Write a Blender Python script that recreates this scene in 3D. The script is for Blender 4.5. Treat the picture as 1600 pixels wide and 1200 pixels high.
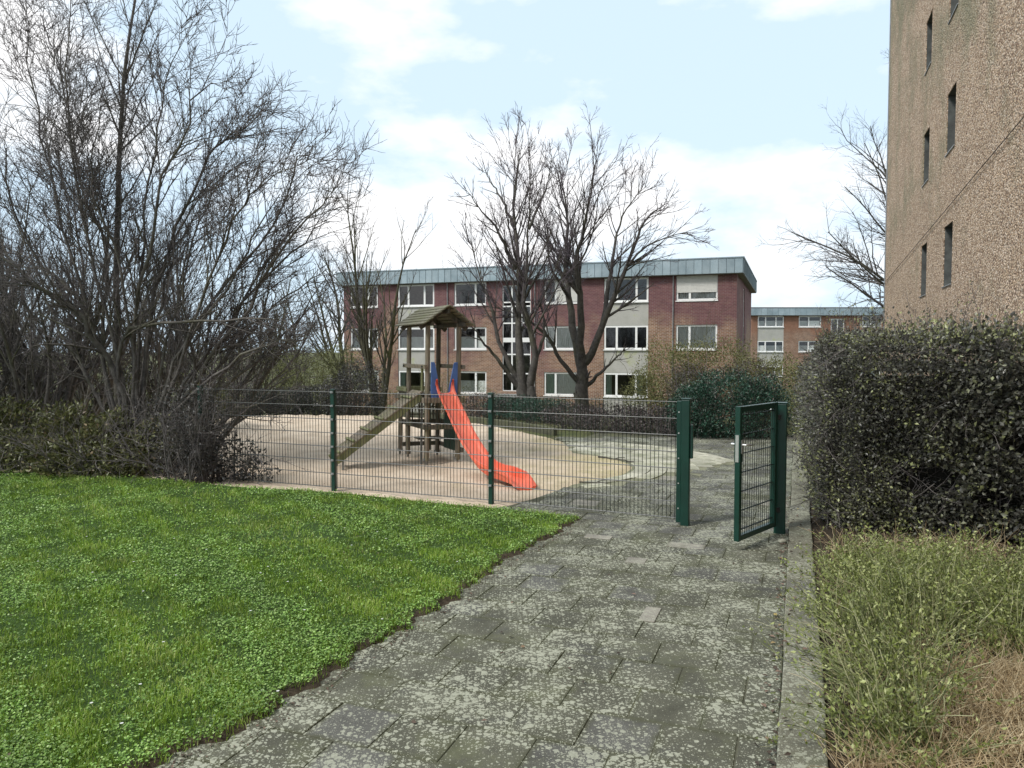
import bpy, bmesh, math, random
import numpy as np
from mathutils import Vector, Matrix

# ------------------------------------------------------------------ camera, sky, sun
scene = bpy.context.scene
for o in list(bpy.data.objects):
    bpy.data.objects.remove(o, do_unlink=True)
CAM_H, FPX, PITCH = 2.1, 1202.0, math.radians(2.62)
cam_d = bpy.data.cameras.new('camera')
cam_d.sensor_width = 36.0
cam_d.lens = 36.0 * FPX / 1600.0
cam_d.clip_start, cam_d.clip_end = 0.1, 3000.0
cam = bpy.data.objects.new('camera', cam_d)
scene.collection.objects.link(cam)
cam.location = (0, 0, CAM_H)
cam.rotation_euler = (math.pi / 2 - PITCH, 0, 0)
scene.camera = cam

SUN_EL, SUN_AZ = math.radians(48), math.radians(238)      # azimuth clockwise from +Y: behind the camera, to its left
world = bpy.data.worlds.new('World')
scene.world = world
world.use_nodes = True
nt = world.node_tree
for n in list(nt.nodes):
    nt.nodes.remove(n)
w_out = nt.nodes.new('ShaderNodeOutputWorld')
w_bg = nt.nodes.new('ShaderNodeBackground')
w_bg.inputs['Strength'].default_value = 0.1
w_sky = nt.nodes.new('ShaderNodeTexSky')
w_sky.sky_type = 'NISHITA'
w_sky.sun_disc = False
w_sky.sun_elevation = SUN_EL
w_sky.sun_rotation = SUN_AZ
w_sky.air_density = 1.0
w_sky.dust_density = 1.5
w_sky.ozone_density = 1.0
w_tc = nt.nodes.new('ShaderNodeTexCoord')
w_map = nt.nodes.new('ShaderNodeMapping')
w_map.inputs['Scale'].default_value = (2.2, 2.2, 5.0)
w_map.inputs['Location'].default_value = (3.1, 0.6, 1.4)
w_n = nt.nodes.new('ShaderNodeTexNoise')
w_n.inputs['Scale'].default_value = 1.15
w_n.inputs['Detail'].default_value = 7
w_n.inputs['Roughness'].default_value = 0.55
w_r = nt.nodes.new('ShaderNodeValToRGB')
w_r.color_ramp.elements[0].position = 0.47
w_r.color_ramp.elements[0].color = (0.0, 0.0, 0.0, 1)
w_r.color_ramp.elements[1].position = 0.60
w_r.color_ramp.elements[1].color = (1, 1, 1, 1)
w_veil = nt.nodes.new('ShaderNodeMix'); w_veil.data_type = 'RGBA'
w_veil.inputs['Factor'].default_value = 0.90
w_veil.inputs['B'].default_value = (3.55, 4.4, 5.15, 1)           # thin high veil: pale blue, nearly white
w_mix = nt.nodes.new('ShaderNodeMix'); w_mix.data_type = 'RGBA'
w_mix.inputs['B'].default_value = (5.7, 5.7, 5.75, 1)          # cloud
nt.links.new(w_tc.outputs['Generated'], w_map.inputs['Vector'])
nt.links.new(w_map.outputs[0], w_n.inputs['Vector'])
nt.links.new(w_n.outputs['Fac'], w_r.inputs[0])
nt.links.new(w_sky.outputs[0], w_veil.inputs['A'])
nt.links.new(w_veil.outputs['Result'], w_mix.inputs['A'])
nt.links.new(w_r.outputs[0], w_mix.inputs['Factor'])
nt.links.new(w_mix.outputs['Result'], w_bg.inputs['Color'])
nt.links.new(w_bg.outputs[0], w_out.inputs['Surface'])

sun_d = bpy.data.lights.new('sun', 'SUN')
sun_d.energy = 1.5
sun_d.angle = math.radians(14)
sun_d.color = (1.0, 0.96, 0.90)
sun = bpy.data.objects.new('sun', sun_d)
scene.collection.objects.link(sun)
sd = Vector((math.sin(SUN_AZ) * math.cos(SUN_EL), math.cos(SUN_AZ) * math.cos(SUN_EL), math.sin(SUN_EL)))
sun.rotation_euler = sd.to_track_quat('Z', 'Y').to_euler()
sun.location = sd * 60

scene.view_settings.view_transform = 'Standard'
scene.view_settings.look = 'None'
scene.view_settings.exposure = 1.12
scene.view_settings.gamma = 1.0

# ------------------------------------------------------------------ helpers
COL = scene.collection
RNG = np.random.default_rng(7)
random.seed(5)

def at(px, py, Y):
    """world point at depth Y on the sight line of a measured photo position"""
    cx, cy = (px - 800) / FPX, -(py - 600) / FPX
    d = Vector((cx, math.cos(PITCH) + cy * math.sin(PITCH), -math.sin(PITCH) + cy * math.cos(PITCH)))
    k = Y / d.y
    return Vector((d.x * k, Y, CAM_H + d.z * k))

def gp(px, py, z=0.0):
    """ground point (x, y) of a measured photo position"""
    cx, cy = (px - 800) / FPX, -(py - 600) / FPX
    d = Vector((cx, math.cos(PITCH) + cy * math.sin(PITCH), -math.sin(PITCH) + cy * math.cos(PITCH)))
    k = (z - CAM_H) / d.z
    return (d.x * k, d.y * k)

def sstep(a, b, x):
    t = np.clip((x - a) / (b - a), 0, 1)
    return t * t * (3 - 2 * t)

def ground_z(x, y):
    return -0.06 - 2.2 * sstep(23.0, 41.0, y)

def tag(o, label=None, cat=None, group=None, kind=None):
    if label: o['label'] = label
    if cat: o['category'] = cat
    if group: o['group'] = group
    if kind: o['kind'] = kind
    return o

def empty(name, loc=(0, 0, 0), rz=0.0):
    o = bpy.data.objects.new(name, None)
    o.empty_display_size = 0.2
    COL.objects.link(o)
    o.location = loc
    o.rotation_euler = (0, 0, rz)
    return o

def link(name, me, parent=None, mat=None):
    o = bpy.data.objects.new(name, me)
    COL.objects.link(o)
    if parent is not None: o.parent = parent
    if mat is not None and len(me.materials) == 0: me.materials.append(mat)
    return o

def fast_mesh(name, V, quads=None, tris=None, rnd=None, smooth=False):
    V = np.asarray(V, dtype=np.float32)
    me = bpy.data.meshes.new(name)
    me.vertices.add(len(V))
    me.vertices.foreach_set('co', V.ravel())
    idx, tot = [], []
    if quads is not None and len(quads):
        q = np.asarray(quads, dtype=np.int32); idx.append(q.ravel()); tot.append(np.full(len(q), 4, np.int32))
    if tris is not None and len(tris):
        q = np.asarray(tris, dtype=np.int32); idx.append(q.ravel()); tot.append(np.full(len(q), 3, np.int32))
    idx = np.concatenate(idx); tot = np.concatenate(tot)
    start = np.concatenate([[0], np.cumsum(tot)[:-1]]).astype(np.int32)
    me.loops.add(len(idx)); me.loops.foreach_set('vertex_index', idx)
    me.polygons.add(len(tot)); me.polygons.foreach_set('loop_start', start); me.polygons.foreach_set('loop_total', tot)
    if smooth:
        me.polygons.foreach_set('use_smooth', np.ones(len(tot), dtype=bool))
    me.update(calc_edges=True)
    if rnd is not None:
        a = me.attributes.new('rnd', 'FLOAT', 'POINT')
        a.data.foreach_set('value', np.asarray(rnd, dtype=np.float32))
    return me

class MB:
    """collects boxes, prisms and tubes for one mesh"""
    def __init__(self):
        self.v, self.f = [], []
    def add(self, vs, fs):
        o = len(self.v)
        self.v += [tuple(v) for v in vs]
        self.f += [tuple(i + o for i in f) for f in fs]
        return self
    def box(self, a, b, M=None):
        (x0, y0, z0), (x1, y1, z1) = a, b
        vs = [(x0, y0, z0), (x1, y0, z0), (x1, y1, z0), (x0, y1, z0), (x0, y0, z1), (x1, y0, z1), (x1, y1, z1), (x0, y1, z1)]
        if M is not None: vs = [M @ Vector(v) for v in vs]
        return self.add(vs, [(0, 3, 2, 1), (4, 5, 6, 7), (0, 1, 5, 4), (1, 2, 6, 5), (2, 3, 7, 6), (3, 0, 4, 7)])
    def bar(self, p, q, w, h, up=(0, 0, 1)):
        """a rectangular bar from p to q, w wide, h high"""
        p, q = Vector(p), Vector(q)
        t = (q - p).normalized()
        s = t.cross(Vector(up))
        if s.length < 1e-4: s = t.cross(Vector((1, 0, 0)))
        s.normalize(); u = s.cross(t).normalized()
        s *= w / 2; u *= h / 2
        vs = [p - s - u, p + s - u, p + s + u, p - s + u, q - s - u, q + s - u, q + s + u, q - s + u]
        return self.add(vs, [(0, 1, 2, 3), (7, 6, 5, 4), (0, 4, 5, 1), (1, 5, 6, 2), (2, 6, 7, 3), (3, 7, 4, 0)])
    def tube(self, pts, r, k=6, caps=True):
        pts = [Vector(p) for p in pts]
        rs = r if isinstance(r, (list, tuple)) else [r] * len(pts)
        t0 = (pts[-1] - pts[0]).normalized()
        ref = Vector((0, 0, 1)) if abs(t0.z) < 0.9 else Vector((1, 0, 0))
        vs, fs = [], []
        for i, p in enumerate(pts):
            t = (pts[min(i + 1, len(pts) - 1)] - pts[max(i - 1, 0)]).normalized()
            u = t.cross(ref).normalized(); w = t.cross(u)
            for j in range(k):
                a = 2 * math.pi * j / k
                vs.append(p + (u * math.cos(a) + w * math.sin(a)) * rs[i])
        for i in range(len(pts) - 1):
            for j in range(k):
                a, b = i * k + j, i * k + (j + 1) % k
                fs.append((a, a + k, b + k, b))
        if caps:
            fs.append(tuple(range(k)))
            fs.append(tuple(reversed(range((len(pts) - 1) * k, len(pts) * k))))
        return self.add(vs, fs)
    def prism(self, poly, a, b, axis='y'):
        """polygon extruded from a to b along an axis; poly in the two other axes in order"""
        n = len(poly)
        def mk(p, t):
            return (p[0], t, p[1]) if axis == 'y' else ((t, p[0], p[1]) if axis == 'x' else (p[0], p[1], t))
        vs = [mk(p, a) for p in poly] + [mk(p, b) for p in poly]
        fs = [tuple(range(n)), tuple(reversed(range(n, 2 * n)))]
        for i in range(n):
            j = (i + 1) % n
            fs.append((i, i + n, j + n, j))
        return self.add(vs, fs)
    def mesh(self, name, mat=None, bevel=0.0, smooth=False, seg=1):
        me = bpy.data.meshes.new(name)
        me.from_pydata(self.v, [], self.f)
        bm = bmesh.new(); bm.from_mesh(me)
        bmesh.ops.recalc_face_normals(bm, faces=bm.faces)
        if bevel > 0:
            bmesh.ops.bevel(bm, geom=list(bm.edges), offset=bevel, segments=seg, affect='EDGES', profile=0.5)
        if smooth:
            for f in bm.faces: f.smooth = True
            for e in bm.edges:
                if len(e.link_faces) == 2 and e.calc_face_angle(0) > 0.7: e.smooth = False
        bm.to_mesh(me); bm.free()
        if mat is not None: me.materials.append(mat)
        return me
    def build(self, name, mat, parent=None, bevel=0.0, smooth=False, seg=1):
        return link(name, self.mesh(name, mat, bevel, smooth, seg), parent)

# ------------------------------------------------------------------ materials
class NT:
    def __init__(self, name):
        self.m = bpy.data.materials.new(name); self.m.use_nodes = True
        self.t = self.m.node_tree
        self.p = self.t.nodes['Principled BSDF']; self.out = self.t.nodes['Material Output']
    def n(self, kind, **kw):
        nd = self.t.nodes.new(kind)
        for k, v in kw.items():
            if k in nd.inputs.keys(): nd.inputs[k].default_value = v
            else: setattr(nd, k, v)
        return nd
    def l(self, a, b):
        self.t.links.new(a, b)
    def ramp(self, fac, stops):
        r = self.n('ShaderNodeValToRGB')
        els = r.color_ramp.elements
        while len(els) < len(stops): els.new(0.5)
        for e, (p, c) in zip(els, stops):
            e.position = p
            e.color = (c[0], c[1], c[2], 1) if not isinstance(c, (int, float)) else (c, c, c, 1)
        self.l(fac, r.inputs[0])
        return r.outputs[0]
    def noise(self, scale, detail=4, rough=0.6, vec=None):
        nd = self.n('ShaderNodeTexNoise', Scale=scale, Detail=detail, Roughness=rough)
        if vec is not None: self.l(vec, nd.inputs['Vector'])
        return nd.outputs['Fac']
    def mix(self, fac, a, b, mode='MIX'):
        nd = self.n('ShaderNodeMix', data_type='RGBA', blend_type=mode)
        for s, v in (('Factor', fac), ('A', a), ('B', b)):
            if isinstance(v, (int, float)): nd.inputs[s].default_value = v if s == 'Factor' else (v, v, v, 1)
            elif isinstance(v, tuple): nd.inputs[s].default_value = (v[0], v[1], v[2], 1)
            else: self.l(v, nd.inputs[s])
        return nd.outputs['Result']
    def math(self, op, a, b=None):
        nd = self.n('ShaderNodeMath', operation=op)
        for i, v in enumerate((a, b)):
            if v is None: continue
            if isinstance(v, (int, float)): nd.inputs[i].default_value = v
            else: self.l(v, nd.inputs[i])
        return nd.outputs[0]
    def pos(self):
        return self.n('ShaderNodeNewGeometry').outputs['Position']
    def objc(self):
        return self.n('ShaderNodeTexCoord').outputs['Object']
    def attr(self, name):
        return self.n('ShaderNodeAttribute', attribute_name=name).outputs['Fac']
    def objrnd(self):
        return self.n('ShaderNodeObjectInfo').outputs['Random']
    def bump(self, h, strength=0.3, dist=0.01):
        b = self.n('ShaderNodeBump', Strength=strength, Distance=dist)
        self.l(h, b.inputs['Height']); self.l(b.outputs[0], self.p.inputs['Normal'])
        return b
    def col(self, c):
        if isinstance(c, tuple): self.p.inputs['Base Color'].default_value = (c[0], c[1], c[2], 1)
        else: self.l(c, self.p.inputs['Base Color'])
        return self
    def set(self, rough=0.7, metal=0.0, spec=0.5):
        self.p.inputs['Roughness'].default_value = rough
        self.p.inputs['Metallic'].default_value = metal
        self.p.inputs['Specular IOR Level'].default_value = spec
        return self

MAT = {}
def leaf_mat(name, stops, rough=0.45, trans=0.25, clump=1.2, clump_amt=0.5, spec=0.5):
    k = NT(name)
    base = k.ramp(k.attr('rnd'), stops)
    cl = k.ramp(k.noise(clump, 3, 0.6, k.pos()), [(0.35, 0.6), (0.65, 1.25)])
    c = k.mix(clump_amt, base, cl, 'MULTIPLY')
    k.col(c); k.set(rough, 0, spec)
    if trans > 0:
        tr = k.n('ShaderNodeBsdfTranslucent'); k.l(c, tr.inputs['Color'])
        mx = k.n('ShaderNodeMixShader'); mx.inputs[0].default_value = trans
        k.l(k.p.outputs[0], mx.inputs[1]); k.l(tr.outputs[0], mx.inputs[2]); k.l(mx.outputs[0], k.out.inputs['Surface'])
    MAT[name] = k.m
    return k.m

def simple(name, c, rough=0.6, metal=0.0, spec=0.5, var=0.15, scale=6.0, bump=0.0):
    k = NT(name)
    nz = k.noise(scale, 5, 0.65, k.objc())
    lo = tuple(x * (1 - var * 1.5) for x in c); hi = tuple(min(1, x * (1 + var)) for x in c)
    k.col(k.ramp(nz, [(0.3, lo), (0.7, hi)])).set(rough, metal, spec)
    if bump > 0: k.bump(k.noise(scale * 6, 4, 0.6, k.objc()), bump, 0.01)
    MAT[name] = k.m
    return k.m

def build_materials():
    # lawn soil
    k = NT('soil'); P = k.pos()
    k.col(k.ramp(k.noise(9, 6, 0.7, P), [(0.3, (0.020, 0.015, 0.010)), (0.6, (0.055, 0.042, 0.028)), (0.8, (0.10, 0.082, 0.058))])).set(0.95, 0, 0.2)
    k.bump(k.noise(40, 5, 0.7, P), 0.8, 0.02); MAT['soil'] = k.m
    k = NT('joint'); P = k.pos()
    k.col(k.ramp(k.noise(3, 6, 0.7, P), [(0.3, (0.05, 0.05, 0.035)), (0.5, (0.10, 0.10, 0.07)), (0.7, (0.12, 0.13, 0.06))])).set(0.95, 0, 0.2); MAT['joint'] = k.m
    k = NT('mossy_paving'); P = k.pos()
    k.col(k.ramp(k.noise(2.5, 6, 0.7, P), [(0.3, (0.13, 0.135, 0.08)), (0.55, (0.22, 0.22, 0.15)), (0.75, (0.30, 0.29, 0.21))])).set(0.95, 0, 0.2); MAT['mossy_paving'] = k.m
    k = NT('lawn_soil'); P = k.pos()
    lg = k.ramp(k.noise(5, 6, 0.7, P), [(0.3, (0.030, 0.050, 0.012)), (0.55, (0.045, 0.085, 0.018)), (0.8, (0.075, 0.075, 0.035))])
    ls = k.ramp(k.noise(14, 6, 0.7, P), [(0.3, (0.035, 0.027, 0.018)), (0.6, (0.085, 0.066, 0.045)), (0.8, (0.14, 0.115, 0.08))])
    k.col(k.mix(k.ramp(k.attr('rnd'), [(0.12, 0.0), (0.22, 1.0)]), ls, lg)).set(0.95, 0, 0.2)
    k.bump(k.noise(40, 5, 0.7, P), 0.8, 0.02); MAT['lawn_soil'] = k.m
    # wide ground: moss, earth and thin grass
    k = NT('ground'); P = k.pos()
    a = k.ramp(k.noise(0.9, 6, 0.65, P), [(0.32, (0.060, 0.075, 0.028)), (0.5, (0.11, 0.12, 0.05)), (0.66, (0.12, 0.10, 0.07))])
    b = k.ramp(k.noise(14, 5, 0.7, P), [(0.3, 0.55), (0.7, 1.2)])
    k.col(k.mix(0.8, a, b, 'MULTIPLY')).set(0.95, 0, 0.2); k.bump(k.noise(20, 5, 0.7, P), 0.7, 0.03); MAT['ground'] = k.m
    # sand: pale pinkish, with moss in the corner by the cobbles
    k = NT('sand'); P = k.pos()
    a = k.ramp(k.noise(1.4, 6, 0.6, P), [(0.3, (0.48, 0.385, 0.285)), (0.5, (0.60, 0.49, 0.375)), (0.7, (0.68, 0.57, 0.45))])
    spk = k.ramp(k.noise(38, 3, 0.7, P), [(0.33, 0.6), (0.45, 1.0)])
    sx = k.n('ShaderNodeSeparateXYZ'); k.l(P, sx.inputs[0])
    m = k.math('ADD', k.math('MULTIPLY', sx.outputs[0], 0.16), k.math('MULTIPLY', k.noise(0.8, 5, 0.7, P), 1.3))
    mf = k.ramp(m, [(0.60, 0.0), (1.05, 0.75)])
    moss = k.ramp(k.noise(6, 5, 0.7, P), [(0.3, (0.27, 0.25, 0.11)), (0.55, (0.42, 0.37, 0.20)), (0.75, (0.52, 0.45, 0.31))])
    c = k.mix(mf, a, moss)
    k.col(k.mix(0.75, c, spk, 'MULTIPLY')).set(0.95, 0, 0.2); k.bump(k.noise(30, 6, 0.7, P), 0.7, 0.02); MAT['sand'] = k.m
    # paving slabs with lichen
    def slab(name, base, amt, edge=True):
        k = NT(name); P = k.pos()
        g = k.ramp(k.noise(3.0, 6, 0.65, P), [(0.25, tuple(x * 0.62 for x in base)), (0.5, base), (0.75, tuple(x * 1.3 for x in base))])
        g = k.mix(0.7, g, k.ramp(k.noise(170, 3, 0.8, P), [(0.3, 0.45), (0.7, 1.5)]), 'MULTIPLY')
        ob = k.ramp(k.objrnd(), [(0.0, 0.84), (0.7, 1.05), (1.0, 1.16)])
        g = k.mix(1.0, g, ob, 'MULTIPLY')
        damp = k.ramp(k.noise(1.1, 4, 0.6, P), [(0.56, 0.0), (0.66, 0.5)])
        g = k.mix(damp, g, (0.070, 0.070, 0.076))
        moss = k.ramp(k.noise(1.7, 5, 0.7, P), [(0.52, 0.0), (0.72, 0.65)])
        g = k.mix(moss, g, (0.135, 0.145, 0.075))
        so = k.n('ShaderNodeSeparateXYZ'); k.l(k.objc(), so.inputs[0])
        ed = k.math('MAXIMUM', k.math('ABSOLUTE', so.outputs[0]), k.math('ABSOLUTE', so.outputs[1]))
        ed = k.math('ADD', ed, k.math('MULTIPLY', k.noise(9, 4, 0.7, P), 0.09))
        if edge: g = k.mix(k.ramp(ed, [(0.205, 0.0), (0.25, 0.8)]), g, (0.075, 0.078, 0.045))
        patch = k.noise(1.5, 5, 0.65, P)
        wob = k.n('ShaderNodeVectorMath', operation='ADD')
        wn = k.n('ShaderNodeTexNoise', Scale=45.0, Detail=2.0); k.l(P, wn.inputs['Vector'])
        ws = k.n('ShaderNodeVectorMath', operation='SCALE'); ws.inputs['Scale'].default_value = 0.022; k.l(wn.outputs['Color'], ws.inputs[0])
        k.l(P, wob.inputs[0]); k.l(ws.outputs[0], wob.inputs[1])
        tot = None
        for sc, gain, lo in ((24, 1.5, 0.515), (46, 1.3, 0.48), (85, 1.2, 0.52), (9.0, 1.0, 0.63)):
            v = k.n('ShaderNodeTexVoronoi', voronoi_dimensions='2D', Scale=float(sc), Randomness=1.0); k.l(wob.outputs[0], v.inputs['Vector'])
            sepc = k.n('ShaderNodeSeparateColor'); k.l(v.outputs['Color'], sepc.inputs[0])
            size = k.math('MULTIPLY', k.math('SUBTRACT', k.math('ADD', k.math('MULTIPLY', sepc.outputs[0], 0.45), k.math('MULTIPLY', patch, 1.0)), lo + 0.14), gain)
            sp = k.ramp(k.math('SUBTRACT', size, v.outputs['Distance']), [(0.0, 0.0), (0.05, 1.0)])
            tot = sp if tot is None else k.math('MAXIMUM', tot, sp)
        lich = k.ramp(k.noise(60, 3, 0.7, P), [(0.3, (0.29, 0.30, 0.23)), (0.7, (0.47, 0.48, 0.38))])
        c = k.mix(k.math('MULTIPLY', tot, amt), g, lich)
        k.col(c).set(0.9, 0, 0.25)
        h = k.math('ADD', k.math('MULTIPLY', k.noise(190, 3, 0.8, P), 0.5), k.math('MULTIPLY', tot, 0.35))
        k.bump(h, 0.55, 0.006)
        MAT[name] = k.m
    slab('slab', (0.100, 0.100, 0.074), 0.82)
    slab('slab_pale', (0.25, 0.235, 0.20), 0.5)
    slab('slab_grey', (0.110, 0.109, 0.096), 0.72)
    slab('kerb', (0.165, 0.160, 0.120), 0.6, False)
    k = NT('sett'); P = k.pos()
    a = k.ramp(k.noise(2.2, 5, 0.65, P), [(0.3, (0.24, 0.25, 0.16)), (0.55, (0.46, 0.45, 0.36)), (0.8, (0.55, 0.53, 0.45))])
    a = k.mix(1.0, a, k.ramp(k.objrnd(), [(0.0, 0.75), (1.0, 1.15)]), 'MULTIPLY')
    k.col(k.mix(0.6, a, k.ramp(k.noise(60, 3, 0.7, P), [(0.3, 0.6), (0.7, 1.2)]), 'MULTIPLY')).set(0.9, 0, 0.25); MAT['sett'] = k.m
    # brick facades
    def brick(name, tint):
        k = NT(name); O = k.objc()
        s = k.n('ShaderNodeSeparateXYZ'); k.l(O, s.inputs[0])
        cb = k.n('ShaderNodeCombineXYZ'); k.l(k.math('ADD', s.outputs[0], s.outputs[1]), cb.inputs[0]); k.l(s.outputs[2], cb.inputs[1])
        b = k.n('ShaderNodeTexBrick', offset=0.5)
        k.l(cb.outputs[0], b.inputs['Vector'])
        b.inputs['Scale'].default_value = 1.0
        b.inputs['Brick Width'].default_value = 0.25; b.inputs['Row Height'].default_value = 0.083
        b.inputs['Mortar Size'].default_value = 0.010; b.inputs['Mortar Smooth'].default_value = 0.1
        b.inputs['Color1'].default_value = (0.175, 0.085, 0.050, 1); b.inputs['Color2'].default_value = (0.275, 0.152, 0.090, 1)
        b.inputs['Mortar'].default_value = (0.38, 0.34, 0.29, 1)
        big = k.noise(0.22, 4, 0.6, O)
        mau = k.ramp(k.math('ADD', big, k.math('MULTIPLY', s.outputs[2], 0.055)), [(0.60, 0.0), (0.74, 0.9)])
        c = k.mix(mau, b.outputs['Color'], k.mix(0.75, b.outputs['Color'], tint))
        gr = k.noise(2.2, 5, 0.7, O)
        c = k.mix(0.8, c, k.ramp(gr, [(0.3, 0.72), (0.7, 1.22)]), 'MULTIPLY')
        k.col(c).set(0.88, 0, 0.3)
        k.bump(b.outputs['Fac'], 0.5, 0.008).invert = True
        MAT[name] = k.m
    brick('brick', (0.115, 0.042, 0.066))
    brick('brick_far', (0.22, 0.10, 0.06))
    # concrete spandrels with algae
    k = NT('spandrel'); O = k.objc()
    a = k.ramp(k.noise(0.9, 6, 0.65, O), [(0.35, (0.36, 0.36, 0.32)), (0.55, (0.42, 0.41, 0.38)), (0.7, (0.38, 0.40, 0.23))])
    k.col(k.mix(0.6, a, k.ramp(k.noise(18, 4, 0.7, O), [(0.3, 0.8), (0.7, 1.12)]), 'MULTIPLY')).set(0.9, 0, 0.3); MAT['spandrel'] = k.m
    # roughcast wall of the tall block
    k = NT('roughcast'); O = k.objc()
    v = k.n('ShaderNodeTexVoronoi', Scale=32.0); k.l(O, v.inputs['Vector'])
    sc = k.n('ShaderNodeSeparateColor'); k.l(v.outputs['Color'], sc.inputs[0])
    peb = k.ramp(sc.outputs[0], [(0.0, (0.19, 0.12, 0.085)), (0.25, (0.42, 0.29, 0.195)), (0.6, (0.61, 0.45, 0.305)), (1.0, (0.82, 0.68, 0.55))])
    edge = k.ramp(v.outputs['Distance'], [(0.25, 1.0), (0.75, 0.5)])
    c = k.mix(0.8, peb, edge, 'MULTIPLY')
    alg = k.noise(0.42, 6, 0.68, O)
    s = k.n('ShaderNodeSeparateXYZ'); k.l(O, s.inputs[0])
    af = k.ramp(k.math('ADD', alg, k.math('MULTIPLY', k.math('SUBTRACT', s.outputs[2], 6.0), 0.018)), [(0.52, 0.0), (0.68, 0.62)])
    c = k.mix(af, c, k.mix(0.7, (0.20, 0.22, 0.13), edge, 'MULTIPLY'))
    c = k.mix(0.5, c, k.ramp(k.noise(0.8, 5, 0.7, O), [(0.3, 0.75), (0.7, 1.15)]), 'MULTIPLY')
    k.col(c).set(0.95, 0, 0.25)
    k.bump(v.outputs['Distance'], 0.9, 0.03).invert = True; MAT['roughcast'] = k.m
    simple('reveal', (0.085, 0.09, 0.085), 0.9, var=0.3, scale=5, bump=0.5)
    # metals, plastics, timber
    simple('white_frame', (0.78, 0.78, 0.76), 0.35, var=0.05)
    simple('dark_frame', (0.035, 0.036, 0.04), 0.4, var=0.1)
    k = NT('zinc'); O = k.objc()
    a = k.ramp(k.noise(1.3, 4, 0.6, k.pos()), [(0.3, (0.24, 0.31, 0.34)), (0.7, (0.36, 0.43, 0.46))])
    k.col(k.mix(0.7, a, k.ramp(k.objrnd(), [(0, 0.82), (1, 1.12)]), 'MULTIPLY')).set(0.42, 0.35, 0.5); MAT['zinc'] = k.m
    simple('roof_felt', (0.12, 0.12, 0.12), 0.9)
    simple('soffit', (0.22, 0.22, 0.21), 0.8)
    simple('shutter', (0.60, 0.59, 0.55), 0.6, var=0.06)
    simple('curtain', (0.84, 0.84, 0.80), 0.9, var=0.06)
    simple('curtain_green', (0.46, 0.56, 0.48), 0.9, var=0.1)
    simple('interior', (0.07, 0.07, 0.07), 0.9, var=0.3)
    k = NT('glass'); k.t.nodes.remove(k.p)
    tr = k.n('ShaderNodeBsdfTransparent'); tr.inputs[0].default_value = (0.88, 0.90, 0.90, 1)
    gl = k.n('ShaderNodeBsdfGlossy'); gl.inputs['Roughness'].default_value = 0.03
    fr = k.n('ShaderNodeFresnel', IOR=1.6); mx = k.n('ShaderNodeMixShader')
    k.l(k.math('ADD', fr.outputs[0], 0.03), mx.inputs[0]); k.l(tr.outputs[0], mx.inputs[1]); k.l(gl.outputs[0], mx.inputs[2]); k.l(mx.outputs[0], k.out.inputs['Surface']); MAT['glass'] = k.m
    k = NT('green_paint'); O = k.objc()
    k.col(k.ramp(k.noise(5, 5, 0.6, k.pos()), [(0.3, (0.002, 0.026, 0.017)), (0.7, (0.004, 0.040, 0.027))])).set(0.36, 0, 0.5)
    k.bump(k.noise(120, 3, 0.6, k.pos()), 0.08, 0.002); MAT['green_paint'] = k.m
    simple('wire', (0.006, 0.014, 0.010), 0.4)
    simple('steel', (0.62, 0.62, 0.60), 0.35, 0.8, var=0.1)
    simple('galv', (0.30, 0.31, 0.31), 0.5, 0.6, var=0.2)
    k = NT('slide_orange'); O = k.objc()
    k.col(k.ramp(k.noise(2.5, 5, 0.6, O), [(0.25, (0.58, 0.095, 0.050)), (0.5, (0.70, 0.130, 0.070)), (0.75, (0.80, 0.19, 0.115))])).set(0.42, 0, 0.5); MAT['slide_orange'] = k.m
    k.bump(k.noise(25, 4, 0.6, O), 0.06, 0.01)
    simple('blue_board', (0.075, 0.155, 0.40), 0.55, var=0.12, scale=5)
    simple('green_board', (0.010, 0.060, 0.036), 0.55, var=0.15, scale=5)
    def timber(name, lo, mid, hi, moss):
        k = NT(name); O = k.objc()
        mp = k.n('ShaderNodeMapping'); mp.inputs['Scale'].default_value = (14, 14, 1.6); k.l(O, mp.inputs['Vector'])
        a = k.ramp(k.noise(2.2, 6, 0.65, mp.outputs[0]), [(0.28, lo), (0.5, mid), (0.75, hi)])
        f = k.ramp(k.noise(2.6, 5, 0.65, k.pos()), [(0.45, 0.0), (0.7, moss)])
        k.col(k.mix(f, a, (0.14, 0.16, 0.055))).set(0.9, 0, 0.2)
        k.bump(k.noise(4, 5, 0.7, mp.outputs[0]), 0.5, 0.008); MAT[name] = k.m
    timber('timber_roof', (0.085, 0.080, 0.062), (0.18, 0.17, 0.125), (0.28, 0.26, 0.19), 0.45)
    timber('timber', (0.10, 0.088, 0.072), (0.225, 0.19, 0.15), (0.36, 0.30, 0.23), 0.55)
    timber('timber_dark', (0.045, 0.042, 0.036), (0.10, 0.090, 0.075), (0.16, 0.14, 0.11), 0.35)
    timber('timber_moss', (0.10, 0.105, 0.058), (0.22, 0.225, 0.125), (0.35, 0.34, 0.22), 0.6)
    # bark
    def bark(name, lo, hi, moss):
        k = NT(name); P = k.pos()
        a = k.ramp(k.noise(7, 5, 0.7, P), [(0.3, lo), (0.7, hi)])
        f = k.ramp(k.noise(1.1, 5, 0.7, P), [(0.48, 0.0), (0.68, moss)])
        k.col(k.mix(f, a, (0.115, 0.120, 0.040))).set(0.9, 0, 0.2); k.bump(k.noise(35, 4, 0.7, P), 0.6, 0.02); MAT[name] = k.m
    bark('bark', (0.040, 0.037, 0.035), (0.125, 0.115, 0.105), 0.3)
    bark('bark_shrub', (0.055, 0.050, 0.047), (0.18, 0.165, 0.15), 0.4)
    bark('bark_moss', (0.040, 0.040, 0.028), (0.11, 0.105, 0.070), 0.9)
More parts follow.
